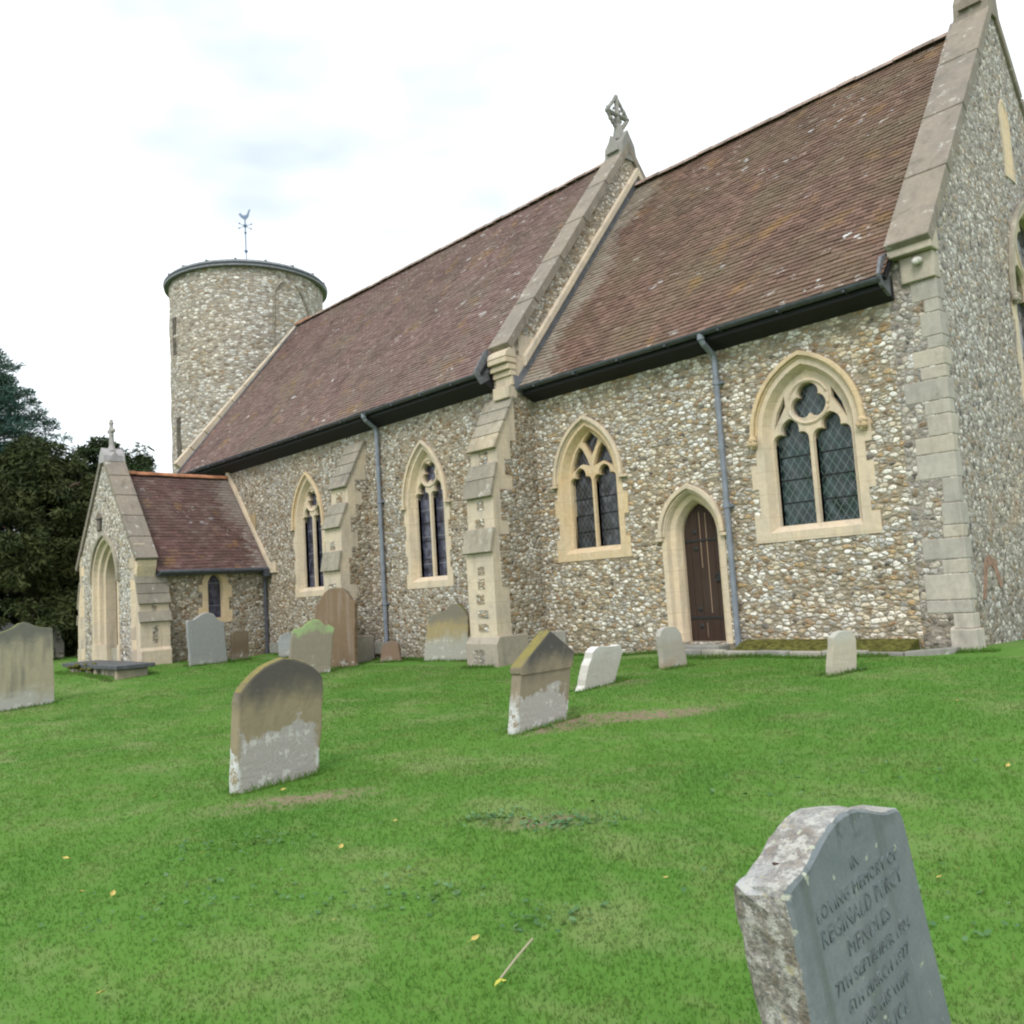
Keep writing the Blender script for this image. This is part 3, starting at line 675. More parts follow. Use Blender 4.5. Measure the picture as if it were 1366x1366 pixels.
M = MB(); M.prism([(XW, YRN + .02, ZRN), (XJ - .6, YRN + .02, ZRN), (XJ - .6, 2 * YRN + .87, ZEN), (XW, 2 * YRN + .87, ZEN)], (0, 0, -.06)); M.build('north_roof_slope', M_ROOF_N, rn)
def ridge(name, A, B, mat, parent, r=.15, n=24, axis='x', drop=.05):
    M = MB(); A, B = Vector(A), Vector(B); d = (B - A).normalized(); sd_ = d.cross(Vector((0, 0, 1)))
    for i in range(n):
        p0 = A.lerp(B, i / n); p1 = A.lerp(B, (i + 1) / n - .002); j = rnd.uniform(-.008, .012); vs = []
        for q in (p0, p1):
            for k in range(7):
                th = pi * (k / 6) ; vs.append(q + sd_ * cos(th) * r + Vector((0, 0, sin(th) * r * .75 - drop + j)))
        fs = [(k, k + 1, k + 8, k + 7) for k in range(6)] + [(0, 1, 2, 3, 4, 5, 6), (13, 12, 11, 10, 9, 8, 7)]
        M.add(vs, fs)
    return M.build(name, mat, parent)
ridge('ridge_tiles', (XJ + .02, YRC, ZR), (-.5, YRC, ZR), M_RIDGE, rc, n=20)
ridge('ridge_tiles', (XW, YRN, ZRN), (XJ - .5, YRN, ZRN), M_RIDGE, rn, n=44)
ridge('ridge_tiles', (XW - .02, YRN, ZRN + .03), (XW + .9, YRN, ZRN + .03), M_RRED, rn, n=3)

# gutters, boards and pipes
def gutter(name, x0, x1, y, z, wall_y, ztop, mat=M_GUTTER):
    M = MB(); n = 9; r = .065
    for xx0, xx1 in ((x0, x1),):
        vs = []
        for x in (xx0, xx1):
            for k in range(n): th = pi + pi * k / (n - 1); vs.append((x, y + r * cos(th), z + r * sin(th)))
            for k in range(n): th = 2 * pi - pi * k / (n - 1); vs.append((x, y + (r - .012) * cos(th), z + (r - .012) * sin(th)))
        m_ = 2 * n
        M.add(vs, [(k, (k + 1) % m_, (k + 1) % m_ + m_, k + m_) for k in range(m_)] + [tuple(range(m_)), tuple(m_ + k for k in reversed(range(m_)))])
    x = x0 + .4
    while x < x1: M.box(x, x + .03, y - r - .008, y + r, z - r - .008, z - r + .02); x += .95
    g = M.build(name, mat, CH)
    B = MB(); B.prism([(x0, y + r + .005, z + .01), (x0, y + r + .005, z - .13), (x0, wall_y - .001, ztop), (x0, wall_y - .001, z + .05)], (x1 - x0, 0, 0)); B.build('soffit_board', M_BLACK, g)
    return g
gutter('gutter', XJ + .03, -.52, -.36, ZE - .02, 0, 3.58)
gutter('gutter', XW + .05, XJ - .47, -.87, ZEN - .02, -DN, 3.83)
def pipe(x, wy, gy, zg, zb0, mat, r=.042, label=None, cols=(2.4, .9)):
    M = MB(); y = wy - .075
    M.tube([(x - .02, gy, zg - .04), (x - .02, gy, zg - .13), (x - .01, gy + .03, zg - .19), (x, y - .03, zg - .33), (x, y, zg - .42), (x, y, zb0)], r, 10)
    M.tube([(x - .02, gy, zg - .04), (x - .02, gy, zg - .14)], r * 1.25, 10)
    ob = M.build('downpipe', mat, CH, smooth=False)
    for z in cols:
        C = MB(); C.tube([(x, y, z), (x, y, z + .07)], r * 1.28, 10); C.box(x - .09, x + .09, y + .02, wy, z + .01, z + .05); C.build('pipe_collar', mat, ob)
    if label: ob['label'] = label
pipe(-3.20, 0, -.36, ZE, -.86, M_PIPE, .045, 'grey downpipe beside the small door', (3.05, 1.20))
pipe(-11.30, -DN, -.87, ZEN, -1.12, M_PIPE, .047, 'blue grey downpipe right of the middle buttress', (2.2, .05))

# ------------------------------------------------------------------ nave buttresses
def buttress(xc, w, prof, name, wall_y, quoin_seed, slopes, slabcuts, fill=None):
    """prof: (y, z) outline from the wall down the stepped front to the ground"""
    M = MB(); x0, x1 = xc - w / 2, xc + w / 2
    M.prism([(x0, y, z) for y, z in prof], (w, 0, 0), .5)
    b = M.build(name, [M_BUTT], CH, bevel=.012)
    for si, (ya, za, yb, zb2, drip) in enumerate(slopes):      # weathered slabs over the set-offs
        C = MB(); n = (4, 2, 1)[si]
        for i in range(n):
            f0, f1 = i / n, (i + 1) / n - .012
            A = Vector((0, ya + (yb - ya) * f0, za + (zb2 - za) * f0)); B = Vector((0, ya + (yb - ya) * f1, za + (zb2 - za) * f1))
            nn = Vector((0, (zb2 - za), -(yb - ya))).normalized()
            if nn.z < 0: nn = -nn
            if i == n - 1: B = B + (B - A).normalized() * .05
            q = [A, B, B + nn * .05, A + nn * .05]
            C.prism([(x0 - .022, v.y, v.z) for v in q], (w + .044, 0, 0))
        C.build('weathering', M_GREY, b, bevel=.01)
    r = random.Random(quoin_seed); Q = MB()
    # flint panels let into the side and front
    return b
pf1 = [(-.40, -1.5), (-1.23, -1.5), (-1.23, .93), (-1.15, 1.28), (-1.15, 1.88), (-1.0, 2.42), (-1.0, 2.74), (-.52, 3.64), (-.40, 3.64)]
b1 = buttress(XJ - .352, .70, pf1, 'buttress', -DN, 4, [(-.50, 3.64, -1.02, 2.70, 1), (-1.0, 2.42, -1.17, 1.86, 1), (-1.15, 1.28, -1.25, .90, 1)], 3)
b1['label'] = 'stepped buttress where nave meets chancel'
pf2 = [(-.55, -1.5), (-1.28, -1.5), (-1.28, .9), (-1.22, 1.24), (-1.22, 1.80), (-1.02, 2.26), (-1.02, 2.66), (-.53, 3.62), (-.50, 3.62)]
b2 = buttress(-12.18, .65, pf2, 'buttress', -DN, 6, [(-.52, 3.62, -1.04, 2.63, 1), (-1.02, 2.26, -1.24, 1.77, 1), (-1.22, 1.24, -1.30, .87, 1)], 3)
b2['label'] = 'narrower stepped buttress in the middle of the nave wall'
def plinth(b, x0, x1, yf, yw, fx):
    M = MB(); M.prism([(x0, yw, -1.5), (x0, yf - .07, -1.5), (x0, yf - .07, -.70), (x0, yf + .004, -.58), (x0, yw, -.58)], (x1 - x0, 0, 0), .35); p_ = M.build('plinth', M_PLINTH, b, bevel=.012)
    M = MB(); M.box(fx - .16, fx + .12, yf - .076, yf, -1.02, -.80); M.build('flint_panel', M_FL_EA, p_)
def flint_panels(b, x0, x1, yf, zs_, side=None, seed=0):
    r = random.Random(seed); M = MB()
    for z0, z1, yq in zs_:
        z = z0
        while z < z1 - .08:
            hh = r.uniform(.12, .22); wv = r.uniform(.08, .15); c_ = (x0 + x1) / 2 + r.uniform(-.03, .03)
            if z + hh > z1: break
            M = MB(); M.box(c_ - wv, c_ + wv, yq - .006, yq + .05, z, z + hh); z += hh + r.uniform(.04, .16); M.build('flint_panel', M_FL_CH, b)
    if side is not None:
        M = MB(); x = side
        for y0, y1, z0, z1 in sidep[seed]:
            M.box(x - .05, x + .007, y0, y1, z0, z1)
        M.build('side_flint', M_FL_NV, b)
r5 = random.Random(12); sidep = {}
def mk(yr, ylims, seed):
    out = []; z = -.56; r = random.Random(seed)
    while z < 3.35:
        hh = r.uniform(.2, .34); yf = -1.23 if z < .9 else (-1.15 if z < 1.85 else -1.0)
        if z > 2.6: yf = -1.0 + (z + hh - 2.6) * .55
        L = r.choice((.18, .34)); 
        if yf + L + .03 < ylims: out.append((yf + L, ylims, z, z + hh))
        z += hh
    return out
sidep[21] = mk(0, -.47, 21); sidep[22] = mk(0, -.515, 22)
flint_panels(b1, XJ - .70, XJ, 0, [(-.5, .85, -1.23), (1.30, 1.8, -1.15), (2.44, 2.66, -1.0)], XJ + .0, 21)
flint_panels(b2, -12.50, -11.86, 0, [(-.5, .8, -1.28), (1.28, 1.72, -1.22), (2.3, 2.6, -1.02)], -11.855, 22)
plinth(b1, XJ - .755, XJ + .05, -1.23, -.55, XJ - .40); plinth(b2, -12.555, -11.80, -1.28, -.55, -12.2)
# nave plinth strip
for bx in ((-11.78, -11.32, -.575, -DN, -.98, -.72), (-16.4, -15.6, -.575, -DN, -1.0, -.74), (XJ + .015, XJ + .45, -.06, 0, -1.1, -.58)):
    M = MB(); M.box(*bx); M.build('plinth_stone', M_KERB, CH, bevel=.015)

# ------------------------------------------------------------------ round tower
TX, TY, TR, TZ = -24.66, 3.40, 2.69, 11.55
def cyl(M, r0, z0, r1, z1, n=72, a=None, a0=0, a1=2 * pi):
    vs = []
    for r_, z in ((r0, z0), (r1, z1)):
        for k in range(n + 1): th = a0 + (a1 - a0) * k / n; vs.append((TX + r_ * cos(th), TY + r_ * sin(th), z))
    M.add(vs, [(k, k + 1, n + 1 + k + 1, n + 1 + k) for k in range(n)], a)
M = MB(); n = 72; nz_ = 26; vs = []; rr = random.Random(5)
zs_l = [-1.5 + (TZ + 1.5) * i / nz_ for i in range(nz_ + 1)]
for z in zs_l:
    for k in range(n):
        th = 2 * pi * k / n; r_ = TR + .03 - .0035 * z + .022 * sin(th * 5 + z * 1.7) * sin(z * 2.3 + th) + rr.uniform(-.012, .012); vs.append((TX + r_ * cos(th), TY + r_ * sin(th), z))
M.add(vs, [(i * n + k, i * n + (k + 1) % n, (i + 1) * n + (k + 1) % n, (i + 1) * n + k) for i in range(nz_) for k in range(n)])
tw = M.build('tower', M_FL_TW, CH, smooth=True)
M = MB(); cyl(M, TR, TZ - .02, TR + .15, TZ - .02); cyl(M, TR + .15, TZ - .02, TR + .17, TZ + .12); cyl(M, TR + .17, TZ + .12, TR + .10, TZ + .20); cyl(M, TR + .10, TZ + .20, .05, TZ + .75)
for k in range(18):
    th = 2 * pi * k / 18 + .1
    M.tube([(TX + (TR + .14) * cos(th), TY + (TR + .14) * sin(th), TZ + .19), (TX + .2 * cos(th), TY + .2 * sin(th), TZ + .76)], .045, 6)
M.build('tower_cap', M_LEAD, tw)
M = MB(); cyl(M, TR + .145, TZ - .01, TR + .175, TZ + .09); cyl(M, TR + .145, TZ - .01, TR - .02, TZ - .01); M.build('lead_rim', simple('dark_lead', (.06, .065, .08), .5), tw)
# blocked belfry opening, slits
def ttube(M, pts, r): M.tube([(TX + (TR + .0) * cos(rad(t_)), TY + (TR + .0) * sin(rad(t_)), z) for t_, z in pts], r, 6)
M = MB(); ttube(M, [(-9, 8.6), (-9.5, 9.2), (-9, 9.9), (-8.5, 10.6), (-5, 11.0), (-1, 11.15)], [.05, .04, .055, .05, .06, .03]); ttube(M, [(8, 11.15), (13, 10.95), (17, 10.7), (20, 10.4), (25, 9.8)], [.03, .06, .045, .06, .04]); M.build('blocked_arch', simple('dark_joint', (.235, .205, .165), .95, .4), tw)
def slit(t_, z0, z1, wd):
    M = MB(); n_ = 6; vs = []
    a_ = rad(t_); 
    for z in (z0, z1):
        for k in (-1, 1): vs.append((TX + (TR + .018) * cos(a_ + k * wd / TR), TY + (TR + .018) * sin(a_ + k * wd / TR), z))
    vs += [(TX + (TR - .1) * cos(a_), TY + (TR - .1) * sin(a_), z) for z in (z0, z1)]
    M.add(vs, [(0, 1, 3, 2), (0, 2, 5, 4), (1, 4, 5, 3), (0, 4, 1), (2, 3, 5)]); M.build('slit_opening', simple('slit_shade', (.11, .095, .075), .95, .4), tw)
slit(-92, 8.9, 10.2, .15); slit(-89, 5.3, 6.7, .16)
# weathervane
M = MB(); zc = TZ + .7
M.tube([(TX, TY, zc), (TX, TY, 14.35)], .022, 6); M.ball((TX, TY, 13.15), .07, 5); M.ball((TX, TY, 13.85), .05, 5); M.ball((TX, TY, 14.12), .07, 5, None, (1, 1, 1))
for a_ in (20, 110, 200, 290):
    e = (TX + .30 * cos(rad(a_)), TY + .30 * sin(rad(a_)), 14.10); M.tube([(TX, TY, 14.10), e], .010, 5); M.ball(e, .032, 4)
v_ = Vector((R_.x, R_.y, 0)).normalized()
cock = [(-.30, .30), (-.36, .24), (-.30, .20), (-.26, .10), (-.12, -.02), (-.02, -.06), (.0, -.14), (.04, -.06), (.14, .0), (.22, .12), (.26, .30), (.30, .46), (.35, .50), (.38, .34), (.36, .44), (.32, .52), (.22, .46), (.17, .28), (.08, .18), (-.08, .17), (-.18, .24), (-.22, .33)]
cock = [(x * .62, z * .62 - .06) for i, (x, z) in enumerate(cock) if i not in (13, 14)]
M.prism([Vector((TX, TY, 14.45)) + v_ * x + Vector((0, 0, z)) for x, z in cock], Vector((v_.y, -v_.x, 0)) * .04)
M.build('weathervane', M_VANE, tw)

# ------------------------------------------------------------------ porch
ZPE, ZPR = 1.13, 3.72; PXM = (PX0 + PX1) / 2
PA = (-18.53, .70, -1.2, 1.0, 1.92)
gab = [(PX0, -1.5), (PX1, -1.5), (PX1, 1.55), (PXM, 4.02), (PX0, 1.55)]
PA_h = arch_loop(PA[0], PA[1], -1.5, PA[3], PA[4], .16)
M = MB(); plate(M, FPF, [(PX0, -1.5), (PA_h[0][0], -1.5)] + list(reversed(PA_h[2:])) + [(PA_h[1][0], -1.5), (PX1, -1.5), (PX1, 1.55), (PXM, 4.02), (PX0, 1.55)], [], -.42, 0); M.build('porch_gable', M_FL_PO, CH)
M = MB(); lw_ = (-1.86, .165, -.02, .78, 1.02)
def hole2(off): return arch_loop(lw_[0], lw_[1], lw_[2] - .06, lw_[3], lw_[4], off)
plate(M, FPE, [(PY + .42, -1.5), (-DN, -1.5), (-DN, ZPE), (PY + .42, ZPE)], [hole2(.13)], -.4, 0); M.build('porch_wall', M_FL_NV, CH)
M = MB(); M.box(PX0, PX0 + .4, PY + .42, -DN, -1.5, ZPE); M.build('porch_wall', M_FL_NV, CH)
M = MB(); M.box(PX0 + .4, PX1 - .4, PY + .3, -DN, -1.4, -.62); M.build('porch_floor', M_KERB, CH)
M = MB(); M.box(PX0 + .4, PX0 + .43, PY + .42, -DN, -.62, ZPE + .2); M.box(PX1 - .43, PX1 - .4, PY + .42, -DN, -.62, -.1); M.box(PX0 + .41, PX1 - .41, -DN - .03, -DN - .001, -.62, 2.6); M.build('porch_lining', M_INNER, CH)
M = MB()
win_p = window
o_ = hole2(.15); plate(M, FPE, jagged(lw_[0], lw_[1], lw_[2] - .12, lw_[3], lw_[4], .17, 4, .10), [arch_loop(lw_[0], lw_[1], lw_[2], lw_[3], lw_[4], .03)], -.12, .012, .5); ring(M, FPE, arch_loop(lw_[0], lw_[1], lw_[2], lw_[3], lw_[4], .03), .012, arch_loop(*lw_), -.1, .5)
pw = M.build('window', M_YELLOW, CH); pw['label'] = 'single small lancet in the porch side'
M = MB(); plate(M, FPE, arch_loop(*lw_[:5], .02), [], -.16, -.11); M.build('glass', M_GL2, pw)
# porch doorway orders
M = MB(); cx, h, zb, zs, za = PA; zb = -.95
L = lambda off: arch_loop(cx, h, zb, zs, za, off)[1:] + [arch_loop(cx, h, zb, zs, za, off)[0]]
ring(M, FPF, L(.24), .014, L(.14), .014, .6, False); ring(M, FPF, L(.14), .014, L(.11), -.07, .5, False); ring(M, FPF, L(.11), -.07, L(.02), -.10, .6, False); ring(M, FPF, L(.02), -.10, L(0), -.19, .5, False); ring(M, FPF, L(0), -.19, L(-.09), -.21, .6, False); ring(M, FPF, L(-.09), -.21, L(-.11), -.46, .5, False); ring(M, FPF, L(.24), .014, L(.24), 0, .6, False)
for s_ in (-1, 1):
    M.prism([FPF.p(cx + s_ * (h + e), zb, dd) for e, dd in ((.27, .03), (.10, .03), (-.13, -.20), (-.13, -.46), (.27, -.3))], (0, 0, .42), .5)
pd = M.build('porch_doorway', M_CREAM, CH)
M = MB(); band(M, FPF, arch(cx, h, zs, za, .22), arch(cx, h, zs, za, .30), 0, .07, .5); M.build('hood_mould', M_GREY, pd, bevel=.01)
# porch quoins, buttresses, coping
M = MB(); QW = MB(); z = -.9; r2 = random.Random(9); k = 0
while z < 1.5:
    hh = r2.uniform(.22, .34); le = r2.uniform(.14, .2) if k % 2 else r2.uniform(.24, .34)
    M.box(PX1 - le, PX1 + .012, PY - .012, PY + (.38 - le), z, z + hh - .005, r2.random()); QW.box(PX0 - .012, PX0 + le, PY - .012, PY + .3, z, z + hh - .005, r2.random()); z += hh; k += 1
M.prism([(x_, PY + .0, z_) for x_, z_ in ((PX1 - .05, 1.50), (PX1 + .20, 1.46), (PX1 + .16, 1.26), (PX1 + .05, .98), (PX1 - .05, .98))], (0, .44, 0), .7); M.build('quoin_stones', M_CREAM, CH, bevel=.01)
QW.build('quoin_stones', M_CREAM, CH, bevel=.01)
def diag(sx):
    w = .70; c = Vector((PX1 if sx > 0 else PX0, PY - .004 + w / 2, 0)); o = Vector((sx, 0, 0)); u = Vector((0, 1, 0))
    prof = [(-.3, -1.5), (.30, -1.5), (.30, -.66), (.24, -.60), (.24, .02), (.19, .20), (.19, .42), (.014, 1.02), (-.3, 1.02)]
    M = MB(); M.prism([c + o * a_ - u * w / 2 + Vector((0, 0, z)) for a_, z in prof], u * w, .6); b = M.build('porch_buttress', M_BUTT, CH, bevel=.015)
    for (a0, z0, a1, z1, n_) in ((.0, 1.08, .22, .38, 3), (.18, .22, .27, -.03, 1)):
        C = MB()
        for i in range(n_):
            f0, f1 = i / n_, (i + 1) / n_ - .012
            A = c + o * (a0 + (a1 - a0) * f0) + Vector((0, 0, z0 + (z1 - z0) * f0)); B = c + o * (a0 + (a1 - a0) * f1) + Vector((0, 0, z0 + (z1 - z0) * f1)); nn = Vector((o.x * (z0 - z1), 0, a1 - a0)).normalized()
            C.prism([A - u * (w / 2 + .02), B - u * (w / 2 + .02), B - u * (w / 2 + .02) + nn * .05, A - u * (w / 2 + .02) + nn * .05], u * (w + .04))
        C.build('weathering', M_GREY, b, bevel=.01)
    if sx < 0: return
    for a_, z0, z1 in ((.24, -.5, -.1), (.19, .22, .38)):
        P = MB(); q = c + o * (a_ + .004); P.prism([q - u * .07 + Vector((0, 0, z0)), q + u * .05 + Vector((0, 0, z0)), q + u * .06 + Vector((0, 0, z1)), q - u * .05 + Vector((0, 0, z1))], -o * .05); P.build('flint_panel', M_FL_NV, b)
diag(1); diag(-1)
def pcoping():
    M = MB(); sl = (4.02 - 1.55) / (PXM - PX0); th = .12
    for s_ in (1, -1):
        n = 5
        for i in range(n):
            a0, a1 = i / n, (i + 1) / n - .004
            x0 = (PX1 + .16) + (PXM - PX1 - .16) * a0; x1 = (PX1 + .16) + (PXM - PX1 - .16) * a1; z0 = 1.38 + (4.06 - 1.38) * a0; z1 = 1.38 + (4.06 - 1.38) * a1
            nn = Vector((4.06 - 1.38, PX1 + .16 - PXM)).normalized()
            q = [(x0, z0), (x1, z1), (x1 + nn.x * th, z1 + nn.y * th), (x0 + nn.x * th, z0 + nn.y * th)]
            if i == n - 1: q[1] = (PXM, 4.06); q[2] = (PXM, 4.06 + th / nn.y)
            q = [(PXM + s_ * (x - PXM), z) for x, z in q]
            M.prism([(x, PY - .05, z) for x, z in q], (0, .50, 0), rnd.uniform(.35, .6))
    M.build('porch_coping', M_COPE, CH, bevel=.015)
pcoping()
M = MB(); zt = 4.12; ym = PY + .2
M.prism([(PXM - .20, PY - .055, zt - .16), (PXM - .17, PY - .055, zt + .02), (PXM, PY - .055, zt + .22), (PXM + .17, PY - .055, zt + .02), (PXM + .20, PY - .055, zt - .16)], (0, .51, 0), .5)
for s_ in (1, -1): M.prism([(PXM + s_ * .23, ym - .17, zt - .14), (PXM + s_ * .23, ym + .17, zt - .14), (PXM + s_ * .23, ym, zt + .12)], (-s_ * .2, 0, 0), .5)
M.tube([(PXM, ym, zt + .15), (PXM, ym, zt + .3), (PXM, ym, zt + .86)], [.10, .065, .045], 8, .6)
for dx, dz, r_ in ((0, .86, .06), (-.10, .66, .065), (.10, .66, .065), (0, .60, .05), (0, .72, .06), (-.055, .56, .04), (.055, .56, .04), (0, .40, .065), (0, .92, .045)): M.ball((PXM + dx, ym, zt + dz), r_, 5, .7)
M.tube([(PXM - .11, ym, zt + .67), (PXM + .11, ym, zt + .67)], .045, 6, .6)
M.build('gable_cross', limestone('pale_cross_stone', (.40, .38, .38), (.30, .29, .30), .6), CH)
# niche in the porch gable: a dark block paints the shade of its hole
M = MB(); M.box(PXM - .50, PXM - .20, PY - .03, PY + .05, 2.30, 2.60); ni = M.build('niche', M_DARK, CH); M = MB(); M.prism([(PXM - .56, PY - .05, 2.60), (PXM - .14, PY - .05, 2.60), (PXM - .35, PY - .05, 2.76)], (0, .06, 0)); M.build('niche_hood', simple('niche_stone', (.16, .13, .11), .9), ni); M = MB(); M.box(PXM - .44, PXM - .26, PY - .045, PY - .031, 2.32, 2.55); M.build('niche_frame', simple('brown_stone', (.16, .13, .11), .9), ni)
# porch roof
rp = tiled('porch_roof', (PX1 + .22, -DN - .02, ZPE), (PX1 + .22, PY + .44, ZPE), (PXM, -DN - .02, ZPR), (PXM, PY + .44, ZPR), M_ROOF_P, pale0=.55, seed=3, gauge=.10)
M = MB(); M.prism([(PXM - .02, -DN, ZPR), (PXM - .02, PY + .42, ZPR), (PX0 - .2, PY + .42, ZPE), (PX0 - .2, -DN, ZPE)], (0, 0, -.06)); M.build('west_roof_slope', M_ROOF_P, rp)
ridge('ridge_tiles', (PXM, PY + .44, ZPR + .02), (PXM, -DN - .02, ZPR + .02), M_RRED, rp, r=.13, n=9)
M = MB(); zz = lambda x: ZPE + (ZPR - ZPE) * (PX1 + .22 - x) / (PX1 + .22 - PXM)
M.prism([(x, -DN - .001, zz(x) + dz) for x, dz in ((PX1 + .30, .05), (PXM - .05, .05), (PXM - .05, .27), (PX1 + .42, .22))], (0, -.07, 0)); M.box(PX1 + .30, PX1 + .60, -DN - .06, -DN, 1.0, 1.26); M.build('raking_string', M_BUTT, CH, bevel=.015)
M = MB(); M.tube([(PX1 + .27, -DN - .03, ZPE - .02), (PX1 + .27, PY + .46, ZPE - .02)], .05, 8); M.box(PX1 + .0, PX1 + .22, PY + .45, -DN - .02, ZPE - .10, ZPE - .04); M.build('gutter', M_GUTTER, CH)
M = MB(); M.tube([(PX1 + .27, -DN - .12, ZPE - .03), (PX1 + .27, -DN - .12, ZPE - .14), (PX1 + .10, -DN - .09, ZPE - .34), (PX1 + .10, -DN - .09, -1.0)], .042, 8); M.box(PX1 + .17, PX1 + .34, -DN - .2, -DN - .05, ZPE - .2, ZPE - .05); dp = M.build('downpipe', M_DPIPE, CH); dp['label'] = 'dark downpipe in the corner of porch and nave'
# end of church

# ------------------------------------------------------------------ drain kerb
ke = empty('drain_kerb', (-2.1, -.35, -.95)); tag(ke, 'low stone kerb with a mossy channel along the foot of the chancel wall', 'kerb')
M = MB(); x = -4.15; r2 = random.Random(2)
while x < -.95:
    w_ = r2.uniform(.35, .6); j = r2.uniform(-.012, .012); M.box(x, x + w_ - .012, -.50 + j, -.37, -1.25, -.855 + j, r2.random()); x += w_
M.hexa([(x, -.49, -1.2), (x + .5, -.20, -1.2), (x + .5, -.05, -1.2), (x, -.37, -1.2), (x, -.49, -.85), (x + .5, -.20, -.82), (x + .5, -.05, -.82), (x, -.37, -.85)])
M.build('kerb_stones', M_KERB, ke, bevel=.015)
M = MB(); M.prism([(-3.1, -.372, -1.2), (-3.1, -.372, -.85), (-3.1, -.20, -.775), (-3.1, -.004, -.735), (-3.1, -.004, -1.2)], (x + 3.1, 0, 0)); M.build('moss', M_MOSS, ke)

# ------------------------------------------------------------------ headstones
def stone_mat(name, base, stain, low, v_st, v_low, top=None, lich=.3, green=None, streak=None, up_amt=1.0, wide=None):
    t = NT(name); s_ = t.sep(); n = t.noise(2.6, 5, .6); n2 = t.noise(11, 5, .65); n3 = t.noise(45, 3, .6)
    zz = t.math('ADD', t.math('ADD', s_.outputs[2], t.math('MULTIPLY', t.math('SUBTRACT', n.outputs[0], .5), .75)), t.math('MULTIPLY', t.math('SUBTRACT', n2.outputs[0], .5), .16))
    def rng(a, b):
        k = t.new('MapRange'); k.interpolation_type = 'SMOOTHSTEP'; t.link(zz, k.inputs['Value']); k.inputs['From Min'].default_value = a; k.inputs['From Max'].default_value = b; return k.outputs[0]
    c = t.mix(t.ramp(n2.outputs[0], [(.35, 0), (.65, .5)]), base, [x * .75 for x in base])
    if streak: c = t.mix(t.ramp(t.noise(4, 3, .5, t.vec((2.2, 1, .25))).outputs[0], [(.48, 0), (.72, .7)]), c, streak)
    c = t.mix(t.math('MULTIPLY', rng(*v_st), .9), c, stain)
    lowc = t.mix(t.ramp(n3.outputs[0], [(.35, .5), (.6, 0)]), low, [x * .72 for x in low]); lowc = t.mix(t.ramp(t.noise(7, 4, .7).outputs[0], [(.56, 0), (.62, .7)]), lowc, (.52, .51, .48))
    lm = t.math('SUBTRACT', 1.0, rng(*v_low))
    if wide:
        xx = t.math('ADD', s_.outputs[0], t.math('MULTIPLY', t.math('SUBTRACT', n2.outputs[0], .5), .12))
        e0 = t.new('MapRange'); t.link(xx, e0.inputs['Value']); e0.inputs['From Min'].default_value = .03; e0.inputs['From Max'].default_value = .07
        e1 = t.new('MapRange'); t.link(xx, e1.inputs['Value']); e1.inputs['From Min'].default_value = wide - .03; e1.inputs['From Max'].default_value = wide - .07
        lm = t.math('MULTIPLY', lm, t.math('MULTIPLY', e0.outputs[0], e1.outputs[0]))
    c = t.mix(t.math('MULTIPLY', lm, .95), c, lowc)
    if wide:
        li = t.math('MULTIPLY', t.math('SUBTRACT', 1.0, t.math('MULTIPLY', e0.outputs[0], e1.outputs[0])), t.math('LESS_THAN', zz, .30)); c = t.mix(t.math('MULTIPLY', li, t.ramp(t.noise(16, 4, .7).outputs[0], [(.44, 0), (.50, .9)])), c, (.52, .53, .52))
    if green: c = t.mix(t.math('MULTIPLY', rng(green[1], green[2]), t.ramp(n.outputs[0], [(.40, .0), (.52, 1)])), c, green[0])
    c = t.mix(t.math('MULTIPLY', t.ramp(n2.outputs[0], [(.62, 0), (.68, 1)]), lich), c, (.48, .47, .43))
    if top:
        u_ = t.new('MapRange'); t.link(t.up(), u_.inputs['Value']); u_.inputs['From Min'].default_value = .35; u_.inputs['From Max'].default_value = .75
        c = t.mix(t.math('MULTIPLY', u_.outputs[0], t.ramp(n2.outputs[0], [(.3, .5), (.55, up_amt)])), c, top)
    t.color(c); t.bump(t.math('ADD', n2.outputs[0], t.math('MULTIPLY', n3.outputs[0], .5)), .45, .018)
    return t.m
BURY = .28
def headstone(pos, outline, thick, theta=0, mat=None, label='', lean=0, name='headstone', back=None, chip=.006, bev=.02):
    """outline: (u, v) from bottom-left round the top to bottom-right; local +X is the broad direction, -Y the face"""
    M = MB(); r = random.Random(len(label)); n_ = len(outline)
    # densify
    pts = []
    for i in range(n_ - 1):
        a, b = Vector(outline[i]), Vector(outline[i + 1]); k = max(1, int((b - a).length / .07))
        for j in range(k): pts.append(a.lerp(b, j / k))
    pts.append(Vector(outline[-1]))
    pts = [q + Vector((r.uniform(-chip, chip), r.uniform(-chip, chip))) for q in pts]
    d0 = (pts[0] - pts[min(3, len(pts) - 1)]).normalized(); d1 = (pts[-1] - pts[-4]).normalized()
    pts = [pts[0] + d0 * BURY] + pts + [pts[-1] + d1 * BURY]
    M.prism([(q.x, 0, q.y) for q in pts], (0, thick, 0), .5)
    o = M.build(name, mat, bevel=bev)
    o.location = pos; o.rotation_euler = (rad(-lean), 0, rad(90 + theta))
    tag(o, label, 'headstone', 'headstones in the churchyard')
    return o
MOSS_Y = (.20, .17, .05); MOSS_G = (.13, .14, .04)
buff = stone_mat('buff_headstone', (.26, .218, .138), (.070, .066, .062), (.345, .32, .30), (.50, .90), (.42, .46), MOSS_Y, .08, wide=.82)
headstone((-2.94, -7.966, -1.312), [(0.0, 0), (0.02, .34), (.05, .72), (.07, .79), (.13, .86), (.21, .925), (.30, .98), (.361, 1.008), (.479, 1.035), (.60, 1.022), (.70, .985), (.774, .94), (.83, .89), (.866, .83), (.873, .746), (.852, .474), (.815, .223), (.79, 0)], .12, 3, buff, 'buff round topped headstone with dark band and flaked grey lower half')
